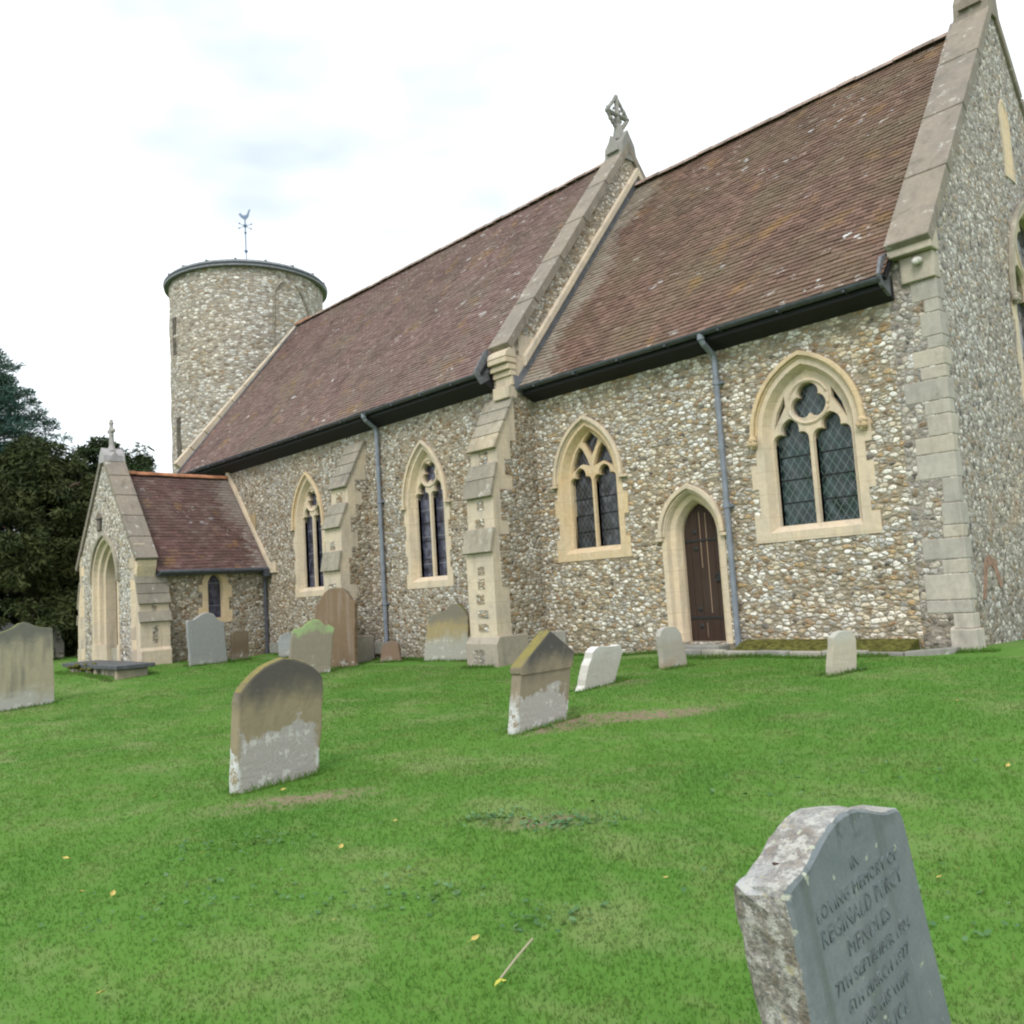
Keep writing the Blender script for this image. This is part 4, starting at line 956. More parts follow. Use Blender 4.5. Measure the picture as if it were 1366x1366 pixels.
buff2 = stone_mat('peaked_headstone', (.24, .20, .14), (.064, .061, .062), (.37, .345, .32), (.44, .80), (.34, .38), MOSS_Y, .1, up_amt=.95, wide=.74)
h2 = headstone((-2.213, -5.515, -1.179), [(0.0, 0), (.10, .56), (.795, .56), (.71, .154), (.665, 0)], .13, 0, buff2, 'brown headstone with mossy peaked gable top')
M = MB(); M.prism([(.085, -.012, .545), (.078, -.012, .62), (.525, -.012, .945), (.868, -.012, .70), (.815, -.012, .55)], (0, .155, 0), .5); g_ = M.build('gabled_top', buff2, h2, bevel=.02); g_.location = (0, 0, 0)
white = stone_mat('pale_headstone', (.42, .40, .35), (.46, .45, .42), (.40, .37, .31), (.3, .5), (-.2, .05), (.60, .59, .56), .7)
headstone((-3.34, -3.354, -1.088), [(0.02, 0), (.13, .22), (.25, .45), (.30, .49), (.384, .50), (.45, .515), (.57, .505), (.70, .50), (.774, .487), (.82, .44), (.824, .398), (.70, .2), (.588, 0)], .13, 0, white, 'pale headstone leaning far over to the right', chip=.014)
headstone((-3.389, -1.636, -1.003), [(0.0, 0), (-.02, .30), (-.036, .444), (.0, .52), (.08, .555), (.155, .555), (.26, .55), (.33, .50), (.366, .45), (.40, .28), (.442, .0)], .09, -10, stone_mat('flecked_headstone', (.36, .33, .28), (.38, .37, .34), (.34, .25, .16), (.3, .5), (-.1, .15), None, .6), 'short pale lichened headstone in front of the wooden door')
headstone((-0.866, -1.944, -0.98), [(0, 0), (.04, .2), (.074, .403), (.161, .463), (.25, .475), (.324, .474), (.37, .42), (.388, .359), (.365, .2), (.342, 0)], .10, -25, stone_mat('cream_headstone', (.42, .38, .30), (.40, .39, .35), (.38, .34, .26), (.3, .5), (-.1, .1), (.40, .39, .35), .6), 'little cream headstone standing before the kerb under the wide window', chip=.01)
headstone((-13.737, -7.166, -1.392), [(-.36, 0), (-.37, 1.26), (-.30, 1.32), (-.20, 1.34), (.0, 1.385), (.12, 1.42), (.22, 1.47), (.322, 1.53), (.40, 1.548), (.477, 1.532), (.56, 1.485), (.66, 1.445), (.80, 1.42), (.872, 1.41), (.88, .7), (.887, 0)], .14, 0,
          stone_mat('big_headstone', (.35, .315, .225), (.13, .13, .115), (.40, .39, .36), (1.02, 1.35), (.15, .42), MOSS_G, .15, streak=(.15, .14, .12)), 'big tan headstone with curved top cut by the left edge')
darkst = stone_mat('dark_headstone', (.20, .19, .17), (.12, .12, .11), (.26, .23, .19), (.6, .9), (0, .3), (.15, .15, .12), .35)
headstone((-26.95, -2.597, -1.06), [(-.10, 0), (-.10, 1.03), (.014, 1.081), (.124, 1.0), (.228, .847), (.245, .6), (.32, .5), (.314, 0)], .12, 0, darkst, 'dark stepped stone showing behind the big tan headstone')
headstone((-28.848, -1.734, -1.04), [(0, 0), (-.015, .66), (.06, .72), (.228, .79), (.45, .80), (.60, .74), (.65, .6), (.64, 0)], .12, 0, stone_mat('olive_headstone', (.17, .15, .10), (.13, .12, .08), (.18, .15, .10), (.5, .8), (0, .2), MOSS_Y, .1), 'dim olive headstone half hidden behind the porch corner')
headstone((-29.5, -3.45, -1.02), [(-.6, 0), (-.6, .95), (-.45, 1.12), (-.15, 1.24), (.15, 1.22), (.42, 1.06), (.5, .9), (.5, 0)], .12, 0, stone_mat('white_headstone', (.48, .48, .47), (.50, .50, .49), (.4, .4, .38), (.6, .9), (0, .3), None, .5), 'far white round topped stone at the left edge by the yews')
headstone((-15.392, -3.029, -1.055), [(0, 0), (-.03, .6), (-.05, .98), (-.03, 1.01), (.10, 1.03), (.19, 1.085), (.30, 1.15), (.408, 1.178), (.50, 1.17), (.58, 1.13), (.66, 1.02), (.74, .96), (.82, .925), (.85, .5), (.884, 0)], .10, 0,
          stone_mat('grey_headstone', (.27, .275, .275), (.27, .27, .265), (.30, .30, .28), (.8, 1.1), (0, .3), (.32, .32, .30), .55), 'light grey lichened headstone in front of the small porch window')
headstone((-11.263, -2.9, -1.09), [(0, -.1), (.056, .42), (.113, .757), (.168, .825), (.233, .81), (.314, .827), (.363, .885), (.446, .932), (.55, .96), (.648, .937), (.70, .866), (.745, .829), (.82, .829), (.895, .80), (.932, .768), (.885, .56), (.82, 0)], .11, -20,
          stone_mat('green_headstone', (.24, .215, .165), (.20, .19, .15), (.26, .23, .18), (.9, 1.1), (0, .3), MOSS_G, .15, ((.27, .36, .17), .55, .76)), 'curly topped headstone coated with bright green algae')
headstone((-12.219, -1.75, -1.0), [(-.02, 0), (.03, .9), (.07, 1.10), (.11, 1.18), (.19, 1.17), (.24, 1.28), (.33, 1.38), (.45, 1.44), (.63, 1.47), (.81, 1.44), (.925, 1.38), (1.01, 1.27), (1.05, 1.18), (1.13, 1.18), (1.156, 1.11), (1.12, .6), (1.09, 0)], .10, -75,
          stone_mat('red_headstone', (.195, .135, .085), (.17, .12, .078), (.215, .15, .098), (1.3, 1.6), (0, .2), (.13, .11, .07), .08, streak=(.27, .22, .18)), 'tall red brown sandstone headstone in front of the middle buttress')
headstone((-14.788, -1.2, -.96), [(0.0, 0), (.01, .36), (.06, .45), (.186, .50), (.29, .48), (.335, .42), (.32, 0)], .09, -45, stone_mat('small_grey', (.30, .31, .31), (.24, .245, .24), (.30, .29, .27), (.3, .5), (0, .1), None, .5), 'small low grey headstone left of the green one')
headstone((-9.68, -.88, -1.07), [(0, 0), (.08, .4), (.14, .743), (.20, .83), (.294, .89), (.42, .91), (.55, .935), (.62, 1.0), (.69, 1.06), (.766, 1.078), (.86, 1.06), (.947, 1.0), (1.04, .91), (1.094, .80), (1.06, .4), (1.02, 0)], .10, -75,
          stone_mat('sloping_headstone', (.32, .26, .14), (.17, .155, .125), (.34, .33, .29), (.60, .85), (.30, .55), MOSS_G, .2), 'lopsided headstone leaning by the wall left of the big buttress')
headstone((-10.846, -1.1, -1.105), [(0, 0), (.04, .2), (.084, .346), (.16, .415), (.269, .437), (.36, .42), (.429, .365), (.455, .2), (.475, 0)], .09, -60, stone_mat('red_stub', (.20, .135, .095), (.17, .125, .09), (.23, .19, .15), (.3, .4), (0, .15), None, .2), 'tiny red brown headstone at the foot of the blue grey downpipe')
headstone((-15.47, -2.0, -.95), [(0, 0), (.02, .56), (.10, .60), (.34, .60), (.42, .55), (.42, 0)], .09, 0, stone_mat('brown_stub', (.15, .11, .075), (.17, .13, .09), (.20, .16, .12), (.3, .5), (0, .1), None, .1), 'short brown weathered slab just right of the light grey headstone')

# foreground stone with inscription
def fore_mat():
    t = NT('slate_headstone'); n = t.noise(3, 5, .6); n2 = t.noise(16, 5, .65); n3 = t.noise(90, 3, .7); s_ = t.sep()
    c = t.mix(t.ramp(n.outputs[0], [(.35, 0), (.65, 1)]), (.125, .148, .155), (.18, .20, .203))
    c = t.mix(t.ramp(n2.outputs[0], [(.4, .3), (.6, 0)]), c, (.09, .115, .12))
    vs_ = t.noise(7, 3, .5, t.vec((1.5, 1, .16)))
    c = t.mix(t.ramp(vs_.outputs[0], [(.54, 0), (.66, .55)]), c, (.085, .095, .088))
    # rough weathered sides and top: facing away from -Y
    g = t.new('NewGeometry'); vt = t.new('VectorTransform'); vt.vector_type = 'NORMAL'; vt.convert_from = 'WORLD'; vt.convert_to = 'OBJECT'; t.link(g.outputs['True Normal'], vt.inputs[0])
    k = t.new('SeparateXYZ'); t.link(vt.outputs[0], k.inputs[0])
    side = t.math('GREATER_THAN', t.math('ADD', s_.outputs[1], t.math('MULTIPLY', t.math('SUBTRACT', n2.outputs[0], .5), .02)), .010)
    rough = t.mix(t.ramp(n2.outputs[0], [(.38, 0), (.60, 1)]), (.17, .135, .10), (.30, .285, .25))
    rough = t.mix(t.ramp(n3.outputs[0], [(.40, .6), (.6, 0)]), rough, (.09, .085, .08))
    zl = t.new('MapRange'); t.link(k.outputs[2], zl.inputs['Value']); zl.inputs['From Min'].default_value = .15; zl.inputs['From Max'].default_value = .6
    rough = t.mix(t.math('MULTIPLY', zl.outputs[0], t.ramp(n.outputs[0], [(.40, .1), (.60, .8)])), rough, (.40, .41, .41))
    rough = t.mix(t.ramp(t.noise(34, 4, .7).outputs[0], [(.52, 0), (.58, .75)]), rough, (.43, .42, .38)); rough = t.mix(t.ramp(t.noise(19, 4, .7).outputs[0], [(.60, 0), (.66, .7)]), rough, (.34, .30, .16))
    c = t.mix(side, c, rough)
    stn = t.math('MULTIPLY', t.ramp(t.noise(9, 4, .65).outputs[0], [(.50, 0), (.60, .8)]), t.ramp(s_.outputs[2], [(0, 0), (.03, 0), (.10, 1)])); c = t.mix(t.math('MULTIPLY', stn, t.math('SUBTRACT', 1.0, side)), c, (.045, .055, .05))
    sp = t.noise(26, 2, .5); c = t.mix(t.ramp(sp.outputs[0], [(.68, 0), (.72, .8)]), c, (.40, .42, .32)); c = t.mix(t.ramp(n3.outputs[0], [(.35, .35), (.5, 0)]), c, (.08, .10, .105))
    t.color(c); t.bump(t.math('ADD', t.math('MULTIPLY', n3.outputs[0], t.math('ADD', t.math('MULTIPLY', side, .8), .08)), t.math('MULTIPLY', n2.outputs[0], t.math('ADD', side, .15))), .55, .012)
    t.b.inputs['Roughness'].default_value = .62; t.b.inputs['Specular IOR Level'].default_value = .3
    return t.m
def foreground():
    half = [(-.300, -.60), (-.300, .048), (-.294, .062), (-.275, .069), (-.238, .069), (-.205, .075), (-.16, .092), (-.11, .113), (-.075, .125), (-.04, .131), (0, .134)]
    pts = half + [(-x, z) for x, z in reversed(half[:-1])]
    M = MB(); th = .145; r = random.Random(4); P = []
    for i in range(len(pts) - 1):
        a, b = Vector(pts[i]), Vector(pts[i + 1]); k = max(1, int((b - a).length / .03))
        P += [a.lerp(b, j / k) for j in range(k)]
    P.append(Vector(pts[-1]))
    for _ in range(1): P = [P[0]] + [(P[i - 1] + P[i] * 2 + P[i + 1]) / 4 if P[i].y > .0 else P[i] for i in range(1, len(P) - 1)] + [P[-1]]
    nP = len(P); rings = []
    for j, (y, ins) in enumerate(((0, .012), (.012, 0), (.05, -.004), (.10, -.003), (.132, .004), (.145, .018))):
        for q in P:
            s_ = 1 - ins * 2.2; jit = 0 if j < 2 else .004
            rings.append((q.x * s_ + r.uniform(-jit, jit), y, (q.y + .6) * (1 - ins * .9) - .6 + r.uniform(-jit, jit)))
    fs = [(j * nP + i, j * nP + i + 1, (j + 1) * nP + i + 1, (j + 1) * nP + i) for j in range(5) for i in range(nP - 1)]
    fs += [tuple(t_) for t_ in tessellate_polygon([[Vector(q) for q in rings[:nP]]])] + [tuple(5 * nP + i for i in t_) for t_ in tessellate_polygon([[Vector(q) for q in rings[5 * nP:]]])]
    M.add(rings, fs, .5)
    # stem going down into the ground
    M.box(-.30, .30, .004, .143, -1.15, -.601, .5)
    o = M.build('headstone', fore_mat())
    # raised arched border line on the face
    tilt = rad(4.6)
    o.rotation_euler = (0, 0, 0)
    n = Vector((cos(rad(6)), 0, sin(rad(6)))); u = Vector((0, 1, 0)); v = n.cross(u)
    u2 = u * cos(tilt) + v * sin(tilt); v2 = -u * sin(tilt) + v * cos(tilt)
    m_ = Matrix((u2, -n, v2)).transposed().to_4x4(); m_.translation = Vector((2.85, -9.35 + .15, -.53))
    o.matrix_world = m_
    tag(o, 'blue grey inscribed headstone nearest the viewer, tilting with a lichened edge', 'headstone', 'headstones in the churchyard')
    H = MB(); H.tube([(-.197, .075, .066), (-.1945, .0755, .0815)], .012, 12); hb = H.build('drill_hole', simple('rust_hole', (.05, .02, .012), .9), o); hb.matrix_parent_inverse = Matrix()
    # letters
    lines = [('IN', .012, .030), ('LOVING MEMORY OF', -.038, .031), ('REGINALD PERCY', -.091, .040), ('MENDLES', -.146, .036), ('7TH SEPTEMBER 1904', -.197, .028), ('6TH MARCH 1977', -.247, .028), ('AND HIS WIFE', -.297, .028), ('M ALICE', -.352, .036), ('IN PEACE', -.405, .028)][:8]
    LMAT = simple('cut_letters', (.118, .140, .147), .8, .4, nscale=38)
    for txt, z, size in lines:
        bm = bmesh.new()
        cu = bpy.data.curves.new('txt', 'FONT'); cu.body = txt; cu.size = size * 1.35; cu.align_x = 'CENTER'; cu.extrude = .0012; cu.space_character = 1.12; cu.resolution_u = 2
        ob = bpy.data.objects.new('txt', cu); COL.objects.link(ob)
        bpy.context.view_layer.update()
        me = bpy.data.meshes.new_from_object(ob.evaluated_get(bpy.context.evaluated_depsgraph_get()))
        wd = max(v_.co.x for v_ in me.vertices) - min(v_.co.x for v_ in me.vertices)
        k = min(1.0, .42 / wd)
        me.transform(Matrix.Translation((0, -.0012, z)) @ Matrix.Rotation(pi / 2, 4, 'X') @ Matrix.Diagonal((k, 1, 1, 1)))
        bm.from_mesh(me); bpy.data.objects.remove(ob); bpy.data.meshes.remove(me)
        me = bpy.data.meshes.new('inscription'); bm.to_mesh(me); bm.free(); me.materials.append(LMAT)
        io = bpy.data.objects.new('inscription', me); COL.objects.link(io); io.parent = o
foreground()

# ledger tomb in front of the porch
lt = empty('ledger_tomb', (-16.9, -4.3, -1.08)); tag(lt, 'dark flat ledger slab on a broken mossy base before the porch', 'tomb')
M = MB(); M.box(-18.6, -15.0, -4.75, -3.95, -.95, -.865); o_ = M.build('ledger_slab', simple('dark_slate', (.075, .08, .09), .55, .3, .4), lt, bevel=.012)
M = MB(); r2 = random.Random(8)
for i in range(18):
    x = -18.5 + i * .19; a_, b_ = -4.66 + r2.uniform(-.07, .05), -4.64 + r2.uniform(-.07, .05); M.hexa([(x, a_, -1.5), (x + .17, a_, -1.5), (x + .17, -4.1, -1.5), (x, -4.1, -1.5), (x, b_, -.955), (x + .16, b_, -.955), (x + .16, -4.1, -.955), (x, -4.1, -.955)])
for y in (-4.6, -4.33): M.box(-15.2, -15.1, y, y + .26, -1.5, -.955)
M.build('tomb_base', M_GREY, lt, bevel=.02)
M = MB()
for i in range(26): M.ball((r2.uniform(-17.9, -16.6), r2.uniform(-4.84, -4.6), r2.uniform(-.99, -.86)), r2.uniform(.03, .08), 5, None, (1.5, 1, .6))
M.build('moss', M_MOSS, lt)

# ------------------------------------------------------------------ trees
def leaf_mat(name, dark, light, spec=.2):
    t = NT(name); at = t.attr('rnd'); n = t.noise(.55, 3, .6)
    c = t.ramp(at.outputs['Fac'], [(0, dark), (.6, [(a + b) / 2 for a, b in zip(dark, light)]), (1, light)])
    c = t.mix(t.ramp(n.outputs[0], [(.45, 0), (.7, .4)]), c, [light[0] * 1.15, light[1] * .85, light[2] * .8])
    t.color(c); t.b.inputs['Roughness'].default_value = .8; t.b.inputs['Specular IOR Level'].default_value = spec
    return t.m
M_BARK = simple('bark', (.09, .06, .045), .95, .4)
def foliage_mesh(name, centers, rads, per, leaf, mat, parent, seed, droop=.2, flat=1.0):
    rg = np.random.default_rng(seed); C = np.repeat(np.asarray(centers), per, 0); Rr = np.repeat(np.asarray(rads), per, 0)[:, None]
    N = len(C); d = rg.normal(size=(N, 3)); d /= np.linalg.norm(d, axis=1)[:, None]; d[:, 2] *= flat
    pos = C + d * Rr * rg.uniform(.35, 1.05, (N, 1))
    ax = d + rg.normal(size=(N, 3)) * .5; ax[:, 2] -= droop; ax /= np.linalg.norm(ax, axis=1)[:, None]
    b = np.cross(ax, rg.normal(size=(N, 3))); b /= np.linalg.norm(b, axis=1)[:, None]
    L = leaf[0] * rg.uniform(.6, 1.4, (N, 1)); Wd = leaf[1] * rg.uniform(.6, 1.4, (N, 1))
    V = np.stack([pos - ax * L * .5, pos + b * Wd * .5, pos + ax * L * .5, pos - b * Wd * .5], 1).reshape(-1, 3)
    F = np.arange(N * 4).reshape(N, 4)
    me = bpy.data.meshes.new(name); me.from_pydata(V.tolist(), [], F.tolist()); a = me.attributes.new('rnd', 'FLOAT', 'FACE')
    a.data.foreach_set('value', np.clip(np.repeat(rg.uniform(0, 1, len(centers)), per) * .6 + rg.uniform(0, .4, N), 0, 1)); me.materials.append(mat)
    o = bpy.data.objects.new(name, me); COL.objects.link(o); o.parent = parent
    if parent.type == 'EMPTY': o.matrix_parent_inverse = parent.matrix_world.inverted()
    return o
def yew(pos, rx, ry, hgt, seed, mat, label, n=420, per=70, zlow=.0, leaf=(.24, .06)):
    e = empty('yew_tree', pos); tag(e, label, 'tree', 'dark trees behind the porch')
    rg = np.random.default_rng(seed); cs = []; rs = []
    cx, cy, cz = pos
    while len(cs) < n:
        th = rg.uniform(0, 2 * pi); t_ = rg.uniform(0, 1) ** 1.15
        prof = (cos(pi / 2 * max(0, t_ - .12) / .88) ** .62)
        lump = 1 + .16 * sin(3 * th + seed + 4 * t_) + .13 * sin(7 * th - seed * 2 + 9 * t_)
        rr_ = prof * lump * (rg.uniform(.12, 1.02) ** .5)
        cs.append((cx + rx * rr_ * cos(th), cy + ry * rr_ * sin(th), cz + zlow + (hgt - zlow) * t_ * (1 + .06 * sin(5 * th + seed)))); rs.append(rg.uniform(.30, .62))
    foliage_mesh('crown', cs, rs, per, leaf, mat, e, seed, .35, .6)
    M = MB(); M.tube([pos, (cx, cy, cz + hgt * .3), (cx + .2, cy, cz + hgt * .75)], [.5, .38, .1], 9)
    for k in range(9):
        th = k * 2.4; z0 = cz + hgt * (.15 + .07 * k); M.tube([(cx, cy, z0), (cx + rx * .35 * cos(th), cy + ry * .35 * sin(th), z0 + .5), (cx + rx * .6 * cos(th), cy + ry * .6 * sin(th), z0 + .7)], [.16, .10, .03], 6)
    M.build('trunk', M_BARK, e)
MY = leaf_mat('yew_leaf', (.010, .024, .009), (.050, .078, .024)); MY2 = leaf_mat('yew_leaf_olive', (.014, .026, .009), (.068, .080, .024)); MP = leaf_mat('pine_needle', (.024, .060, .052), (.088, .160, .120))
yew((-30.9, -2.2, -1.05), 4.5, 4.4, 7.4, 3, MY2, 'broad olive green yew filling the left edge', 900, 130)
yew((-34.0, 1.4, -1.05), 3.9, 3.9, 8.1, 8, MY, 'dark yew just left of the porch gable cross', 700, 130)
yew((-31.5, -7.6, -1.05), 3.4, 3.2, 6.6, 12, MY, 'low dark yew at the far left edge', 480, 110)
yew((-38.5, -7.0, -1.05), 5.0, 5.0, 7.4, 31, MY, 'dark yew half hidden behind the olive green one', 700, 110)
yew((-37.5, -4.6, -1.05), 4.2, 4.0, 4.6, 41, MY, 'lowest dark yew just above the big tan headstone', 420, 110)
yew((-37.0, 4.2, -1.05), 1.5, 1.5, 8.6, 21, MY, 'small treetop poking above the porch ridge', 160, 110)
def pine(pos, hgt, seed, label):
    e = empty('pine_tree', pos); tag(e, label, 'tree', 'dark trees behind the porch'); rg = np.random.default_rng(seed); cs = []; rs = []
    M = MB(); M.tube([pos, (pos[0] + .3, pos[1], pos[2] + hgt * .6), (pos[0] + .2, pos[1] + .2, pos[2] + hgt)], [.45, .3, .05], 9)
    for k in range(80):
        z0 = hgt * (.20 + .78 * k / 80); L = (hgt - z0) * .50 + 1.5; th = k * 2.399 + rg.uniform(-.3, .3); L *= rg.uniform(.8, 1.1)
        p0 = Vector((pos[0] + .2, pos[1], pos[2] + z0)); p1 = p0 + Vector((L * cos(th), L * sin(th), L * .22)); M.tube([p0, p0.lerp(p1, .5) + Vector((0, 0, -.08)), p1], [.07, .045, .015], 5)
        for j in range(12):
            f_ = .15 + .85 * j / 11; q = p0.lerp(p1, f_); cs.append((q.x + rg.normal() * .35, q.y + rg.normal() * .35, q.z + rg.normal() * .32 + .12)); rs.append(rg.uniform(.4, .7))
    foliage_mesh('crown', cs, rs, 95, (.32, .05), MP, e, seed, -.5, .5); M.build('trunk', M_BARK, e)
pine((-46.8, -.9, -1.2), 14.8, 5, 'tall blue green pine at the left edge above the yews')

# ------------------------------------------------------------------ grass, weeds, leaves, twig
def grass():
    rg = np.random.default_rng(11); cxy = np.array([5.6, -12.8]); N = 620000
    # polar sampling around the camera: denser near
    d = 2.2 + 24.5 * rg.uniform(0, 1, N) ** 1.6; ang = np.arctan2(F_.y, F_.x) + np.clip(rg.normal(0, .62, N), -1.7, 1.7)
    x = cxy[0] + d * np.cos(ang); y = cxy[1] + d * np.sin(ang)
    keep = (y < -.55) & ~((x < XJ + .3) & (y > -1.4)); em = earth_mask(x, y); keep &= rg.uniform(0, 1, N) > em * .85
    x, y, d = x[keep], y[keep], d[keep]; tall = np.ones(len(x))
    # longer uncut tufts round the stones and along the foot of the walls
    ex, ey = [], []
    for o in bpy.data.objects:
        if o.get('category') == 'headstone':
            L = max(q[0] for q in o.bound_box); q = o.matrix_world
            for _ in range(420):
                p_ = q @ Vector((rg.uniform(min(q_[0] for q_ in o.bound_box) - .04, L + .04), rg.choice([rg.uniform(-.09, -.005), rg.uniform(.12, .22)]), 0)); ex.append(p_.x); ey.append(p_.y)
    for xa, xb, ya, nn_ in ((-4.2, -.8, -.56, 2600), (-.8, .3, -.12, 700), (-7.0, -4.6, -.07, 1500), (-11.7, -7.95, -.60, 2600), (-15.9, -12.6, -.60, 2000), (-7.9, -7.1, -1.34, 500), (-12.6, -11.8, -1.40, 500), (-18.6, -15.0, -4.82, 1500)):
        ex += list(rg.uniform(xa, xb, nn_)); ey += list(ya - np.abs(rg.normal(0, .05, nn_)))
    ex, ey = np.array(ex), np.array(ey); x = np.concatenate([x, ex]); y = np.concatenate([y, ey]); d = np.concatenate([d, np.hypot(ex - cxy[0], ey - cxy[1])]); tall = np.concatenate([tall, rg.uniform(1.4, 3.4, len(ex))])
    N = len(x); z = gz(x, y)
    patch = .5 + .5 * np.sin(x * 1.9 + 1.7 * np.sin(y * 1.3)) * np.sin(y * 2.3 + 1.1 * np.sin(x * .9))
    H = rg.uniform(.010, .027, N) * (.75 + .5 * patch) * tall; Wd = rg.uniform(.0020, .0036, N) * (.75 + d * .135)
    th = rg.uniform(0, 2 * pi, N); ln = rg.uniform(.2, 1.1, N) * H; la = rg.uniform(0, 2 * pi, N)
    bx, by = np.cos(th) * Wd, np.sin(th) * Wd
    V = np.stack([np.stack([x - bx, y - by, z - .004], -1), np.stack([x + bx, y + by, z - .004], -1), np.stack([x + np.cos(la) * ln, y + np.sin(la) * ln, z + H], -1)], 1).reshape(-1, 3)
    me = bpy.data.meshes.new('grass'); me.vertices.add(3 * N); me.vertices.foreach_set('co', V.reshape(-1).astype(np.float32))
    me.loops.add(3 * N); me.loops.foreach_set('vertex_index', np.arange(3 * N, dtype=np.int32)); me.polygons.add(N); me.polygons.foreach_set('loop_start', np.arange(0, 3 * N, 3, dtype=np.int32))
    me.update(calc_edges=True); me.validate()
    a = me.attributes.new('rnd', 'FLOAT', 'FACE'); a.data.foreach_set('value', rg.uniform(0, 1, N).astype(np.float32))
    t = NT('grass_blade'); at = t.attr('rnd'); c = t.ramp(at.outputs['Fac'], [(0, (.100, .212, .033)), (.5, (.112, .230, .038)), (.93, (.132, .250, .046)), (.98, (.18, .225, .07)), (1, (.24, .23, .11))])
    n = t.noise(.55, 5, .6); n2 = t.noise(2.6, 5, .65)
    c = t.mix(t.ramp(n.outputs[0], [(.38, .75), (.60, 0)]), c, (.080, .195, .030)); c = t.mix(t.ramp(n2.outputs[0], [(.50, 0), (.70, .7)]), c, (.155, .195, .065)); c = t.mix(t.ramp(n2.outputs[0], [(.28, .6), (.42, 0)]), c, (.070, .168, .030))
    c = t.mix(t.ramp(t.noise(1.15, 5, .7, t.vec((.8, 1.3, 1), loc=(4, 1, 0))).outputs[0], [(.50, 0), (.68, .75)]), c, (.165, .215, .078))
    t.color(c); t.b.inputs['Roughness'].default_value = .8; t.b.inputs['Specular IOR Level'].default_value = .15
    g = t.new('NewGeometry'); vm = t.new('Mix'); vm.data_type = 'VECTOR'; vm.inputs[0].default_value = .25; t.link(g.outputs['Normal'], vm.inputs[4]); vm.inputs[5].default_value = (0, 0, 1); t.link(vm.outputs[1], t.b.inputs['Normal'])
    tr = t.new('BsdfTranslucent'); t.link(c, tr.inputs['Color']); ms = t.new('MixShader'); ms.inputs[0].default_value = .58
    t.link(t.b.outputs[0], ms.inputs[1]); t.link(tr.outputs[0], ms.inputs[2]); t.link(ms.outputs[0], t.n['Material Output'].inputs['Surface'])
    me.materials.append(t.m); o = bpy.data.objects.new('grass', me); COL.objects.link(o); o['kind'] = 'stuff'; o['label'] = 'short mown green grass'; o['category'] = 'grass'
grass()
def weeds():
    rg = np.random.default_rng(5); V = []; F = []; A = []
    spots = [(.10, -7.35, .42, .16, 260), (-.35, -7.55, .25, .12, 130), (-1.35, -8.6, .5, .2, 120), (.95, -8.35, .25, .1, 80), (.2, -8.6, .6, .25, 110), (-1.9, -5.15, .3, .12, 60), (-2.5, -5.35, .25, .12, 60), (1.7, -7.2, .8, .4, 90), (-.8, -9.3, .7, .4, 120), (2.3, -7.6, .5, .4, 80), (-.75, -1.75, .25, .12, 90), (-1.2, -.75, .4, .15, 60), (1.0, -6.0, 1.2, .6, 90)]
    for sx, sy, a, b, n in spots:
        for _ in range(int(n * .55)):
            u_, v_ = rg.normal() * a * .55, rg.normal() * b * .55; x = sx + u_ * .72 - v_ * .69; y = sy + u_ * .69 + v_ * .72; z = gzf(x, y) + rg.uniform(.008, .035)
            s_ = rg.uniform(.008, .018); th = rg.uniform(0, 2 * pi); c_, d_ = cos(th), sin(th); k = len(V); tl = rg.uniform(-.5, .5, 2) * s_
            pts = [(-1, 0), (-.3, .8), (.7, .6), (1.1, 0), (.7, -.6), (-.3, -.8)]
            V += [(x + s_ * (p_ * c_ - q * d_), y + s_ * (p_ * d_ + q * c_), z + p_ * tl[0] + q * tl[1]) for p_, q in pts]; F.append(tuple(range(k, k + 6))); A.append(rg.uniform())
    me = bpy.data.meshes.new('lawn_weeds'); me.from_pydata(V, [], F); a = me.attributes.new('rnd', 'FLOAT', 'FACE'); a.data.foreach_set('value', A)
    t = NT('weed_leaf'); t.color(t.ramp(t.attr('rnd').outputs['Fac'], [(0, (.035, .095, .03)), (.6, (.058, .135, .042)), (1, (.095, .18, .07))])); t.b.inputs['Roughness'].default_value = .6
    me.materials.append(t.m); o = bpy.data.objects.new('lawn_weeds', me); COL.objects.link(o); o['kind'] = 'stuff'; o['label'] = 'dark low broad leaved weeds in the lawn'; o['category'] = 'weeds'
weeds()
M_LEAF = simple('yellow_leaf', (.42, .33, .09), .7, .3, nscale=20)
LM = None
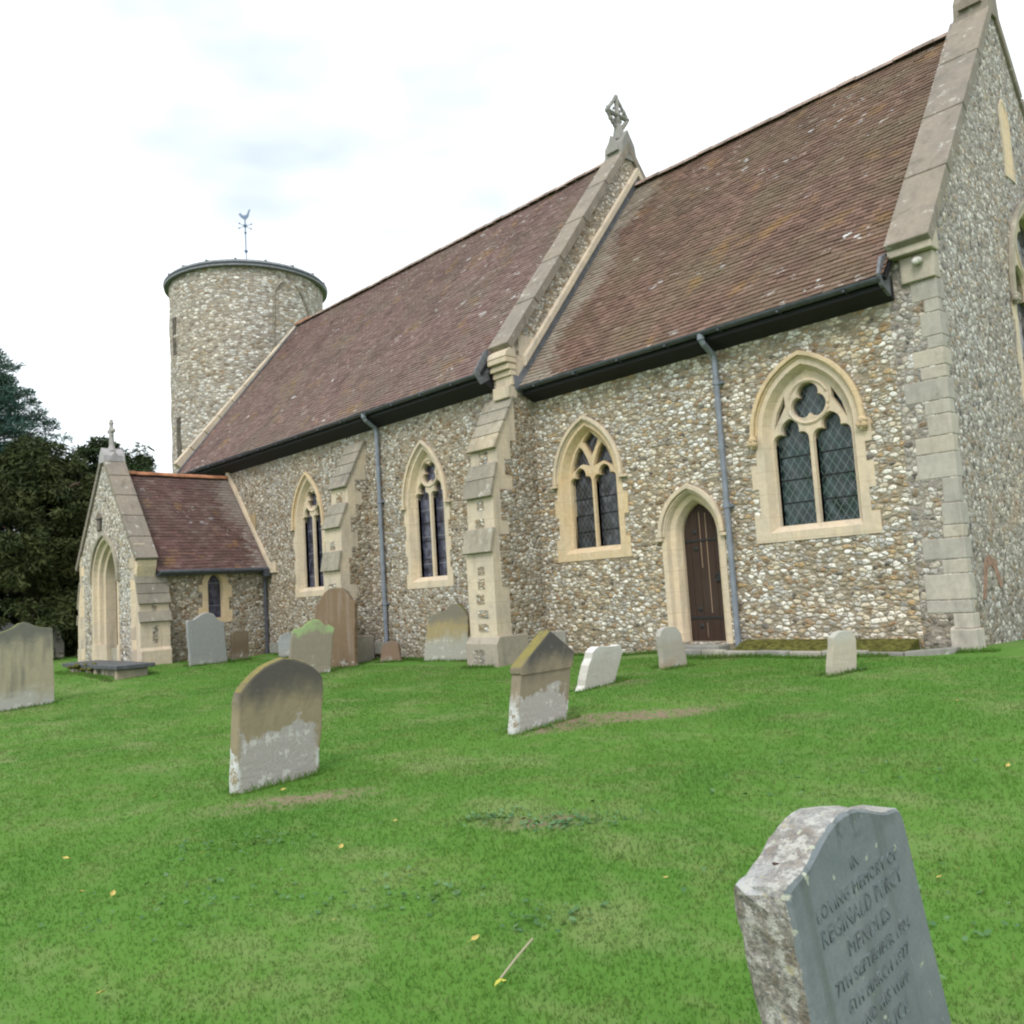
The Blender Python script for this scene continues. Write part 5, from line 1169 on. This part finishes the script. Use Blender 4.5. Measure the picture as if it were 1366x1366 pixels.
SP = [(.43, -8.25), (.86, -8.71), (1.19, -7.79), (-2.32, -9.41), (-1.39, -8.92), (-.82, -9.43), (-.04, -9.94), (-2.56, -7.75), (.6, -6.22), (2.17, -7.07), (2.21, -6.95), (-.77, -8.35), (-.9, -7.86), (-1.48, -9.57), (-1.21, -9.5), (.2, -9.0), (-.2, -6.1), (1.55, -6.6), (-4.2, -6.4), (-1.0, -3.9), (1.9, -5.2), (-3.5, -8.4), (-5.6, -5.2), (.9, -3.2)]
for i, (x, y) in enumerate(SP):
    if LM is None:
        M = MB(); M.add([(-.026, 0, 0), (-.01, .017, .006), (.012, .015, .004), (.030, 0, .010), (.012, -.015, .006), (-.01, -.017, .004), (0, 0, -.002)], [(0, 6, 1), (1, 6, 2), (2, 6, 3), (3, 6, 4), (4, 6, 5), (5, 6, 0)]); M.add([(-.026, .001, 0), (-.05, .003, .002), (-.05, 0, .002), (-.026, -.001, 0)], [(0, 1, 2, 3)])
        o = M.build('fallen_leaf', M_LEAF, fix=False); LM = o.data
    else: o = bpy.data.objects.new('fallen_leaf', LM); COL.objects.link(o)
    o.location = (x, y, gzf(x, y) + .034); o.rotation_euler = (rnd.uniform(-.35, .35), rnd.uniform(-.35, .35), rnd.uniform(0, 6)); s_ = rnd.uniform(.5, .85); o.scale = (s_, s_, s_)
    tag(o, 'small yellow fallen leaf lying on the mown lawn', 'leaf', 'yellow leaves fallen on the lawn')
tg = empty('twig', (1.15, -8.74, gzf(1.15, -8.74))); tag(tg, 'thin pale straight leaf stalk lying on the lawn with a yellow tip', 'stalk')
M = MB(); A = Vector((1.08, -8.58, gzf(1.08, -8.58) + .04)); B = Vector((1.205, -8.88, gzf(1.205, -8.88) + .035)); M.tube([A, A.lerp(B, .5) + Vector((0, 0, .004)), B], .0045, 6); M.build('stem', simple('pale_stalk', (.34, .30, .20), .7), tg)
M = MB(); d_ = (B - A).normalized(); s_ = Vector((-d_.y, d_.x, 0)); M.add([B - d_ * .01, B + s_ * .010 + d_ * .02, B + d_ * .06, B - s_ * .010 + d_ * .02], [(0, 1, 2, 3)]); M.add([B, B + s_ * .03 + d_ * .006, B + s_ * .02 + d_ * .02], [(0, 1, 2)]); M.build('leaf_tip', simple('yellow_green', (.42, .40, .06), .7), tg, fix=False)
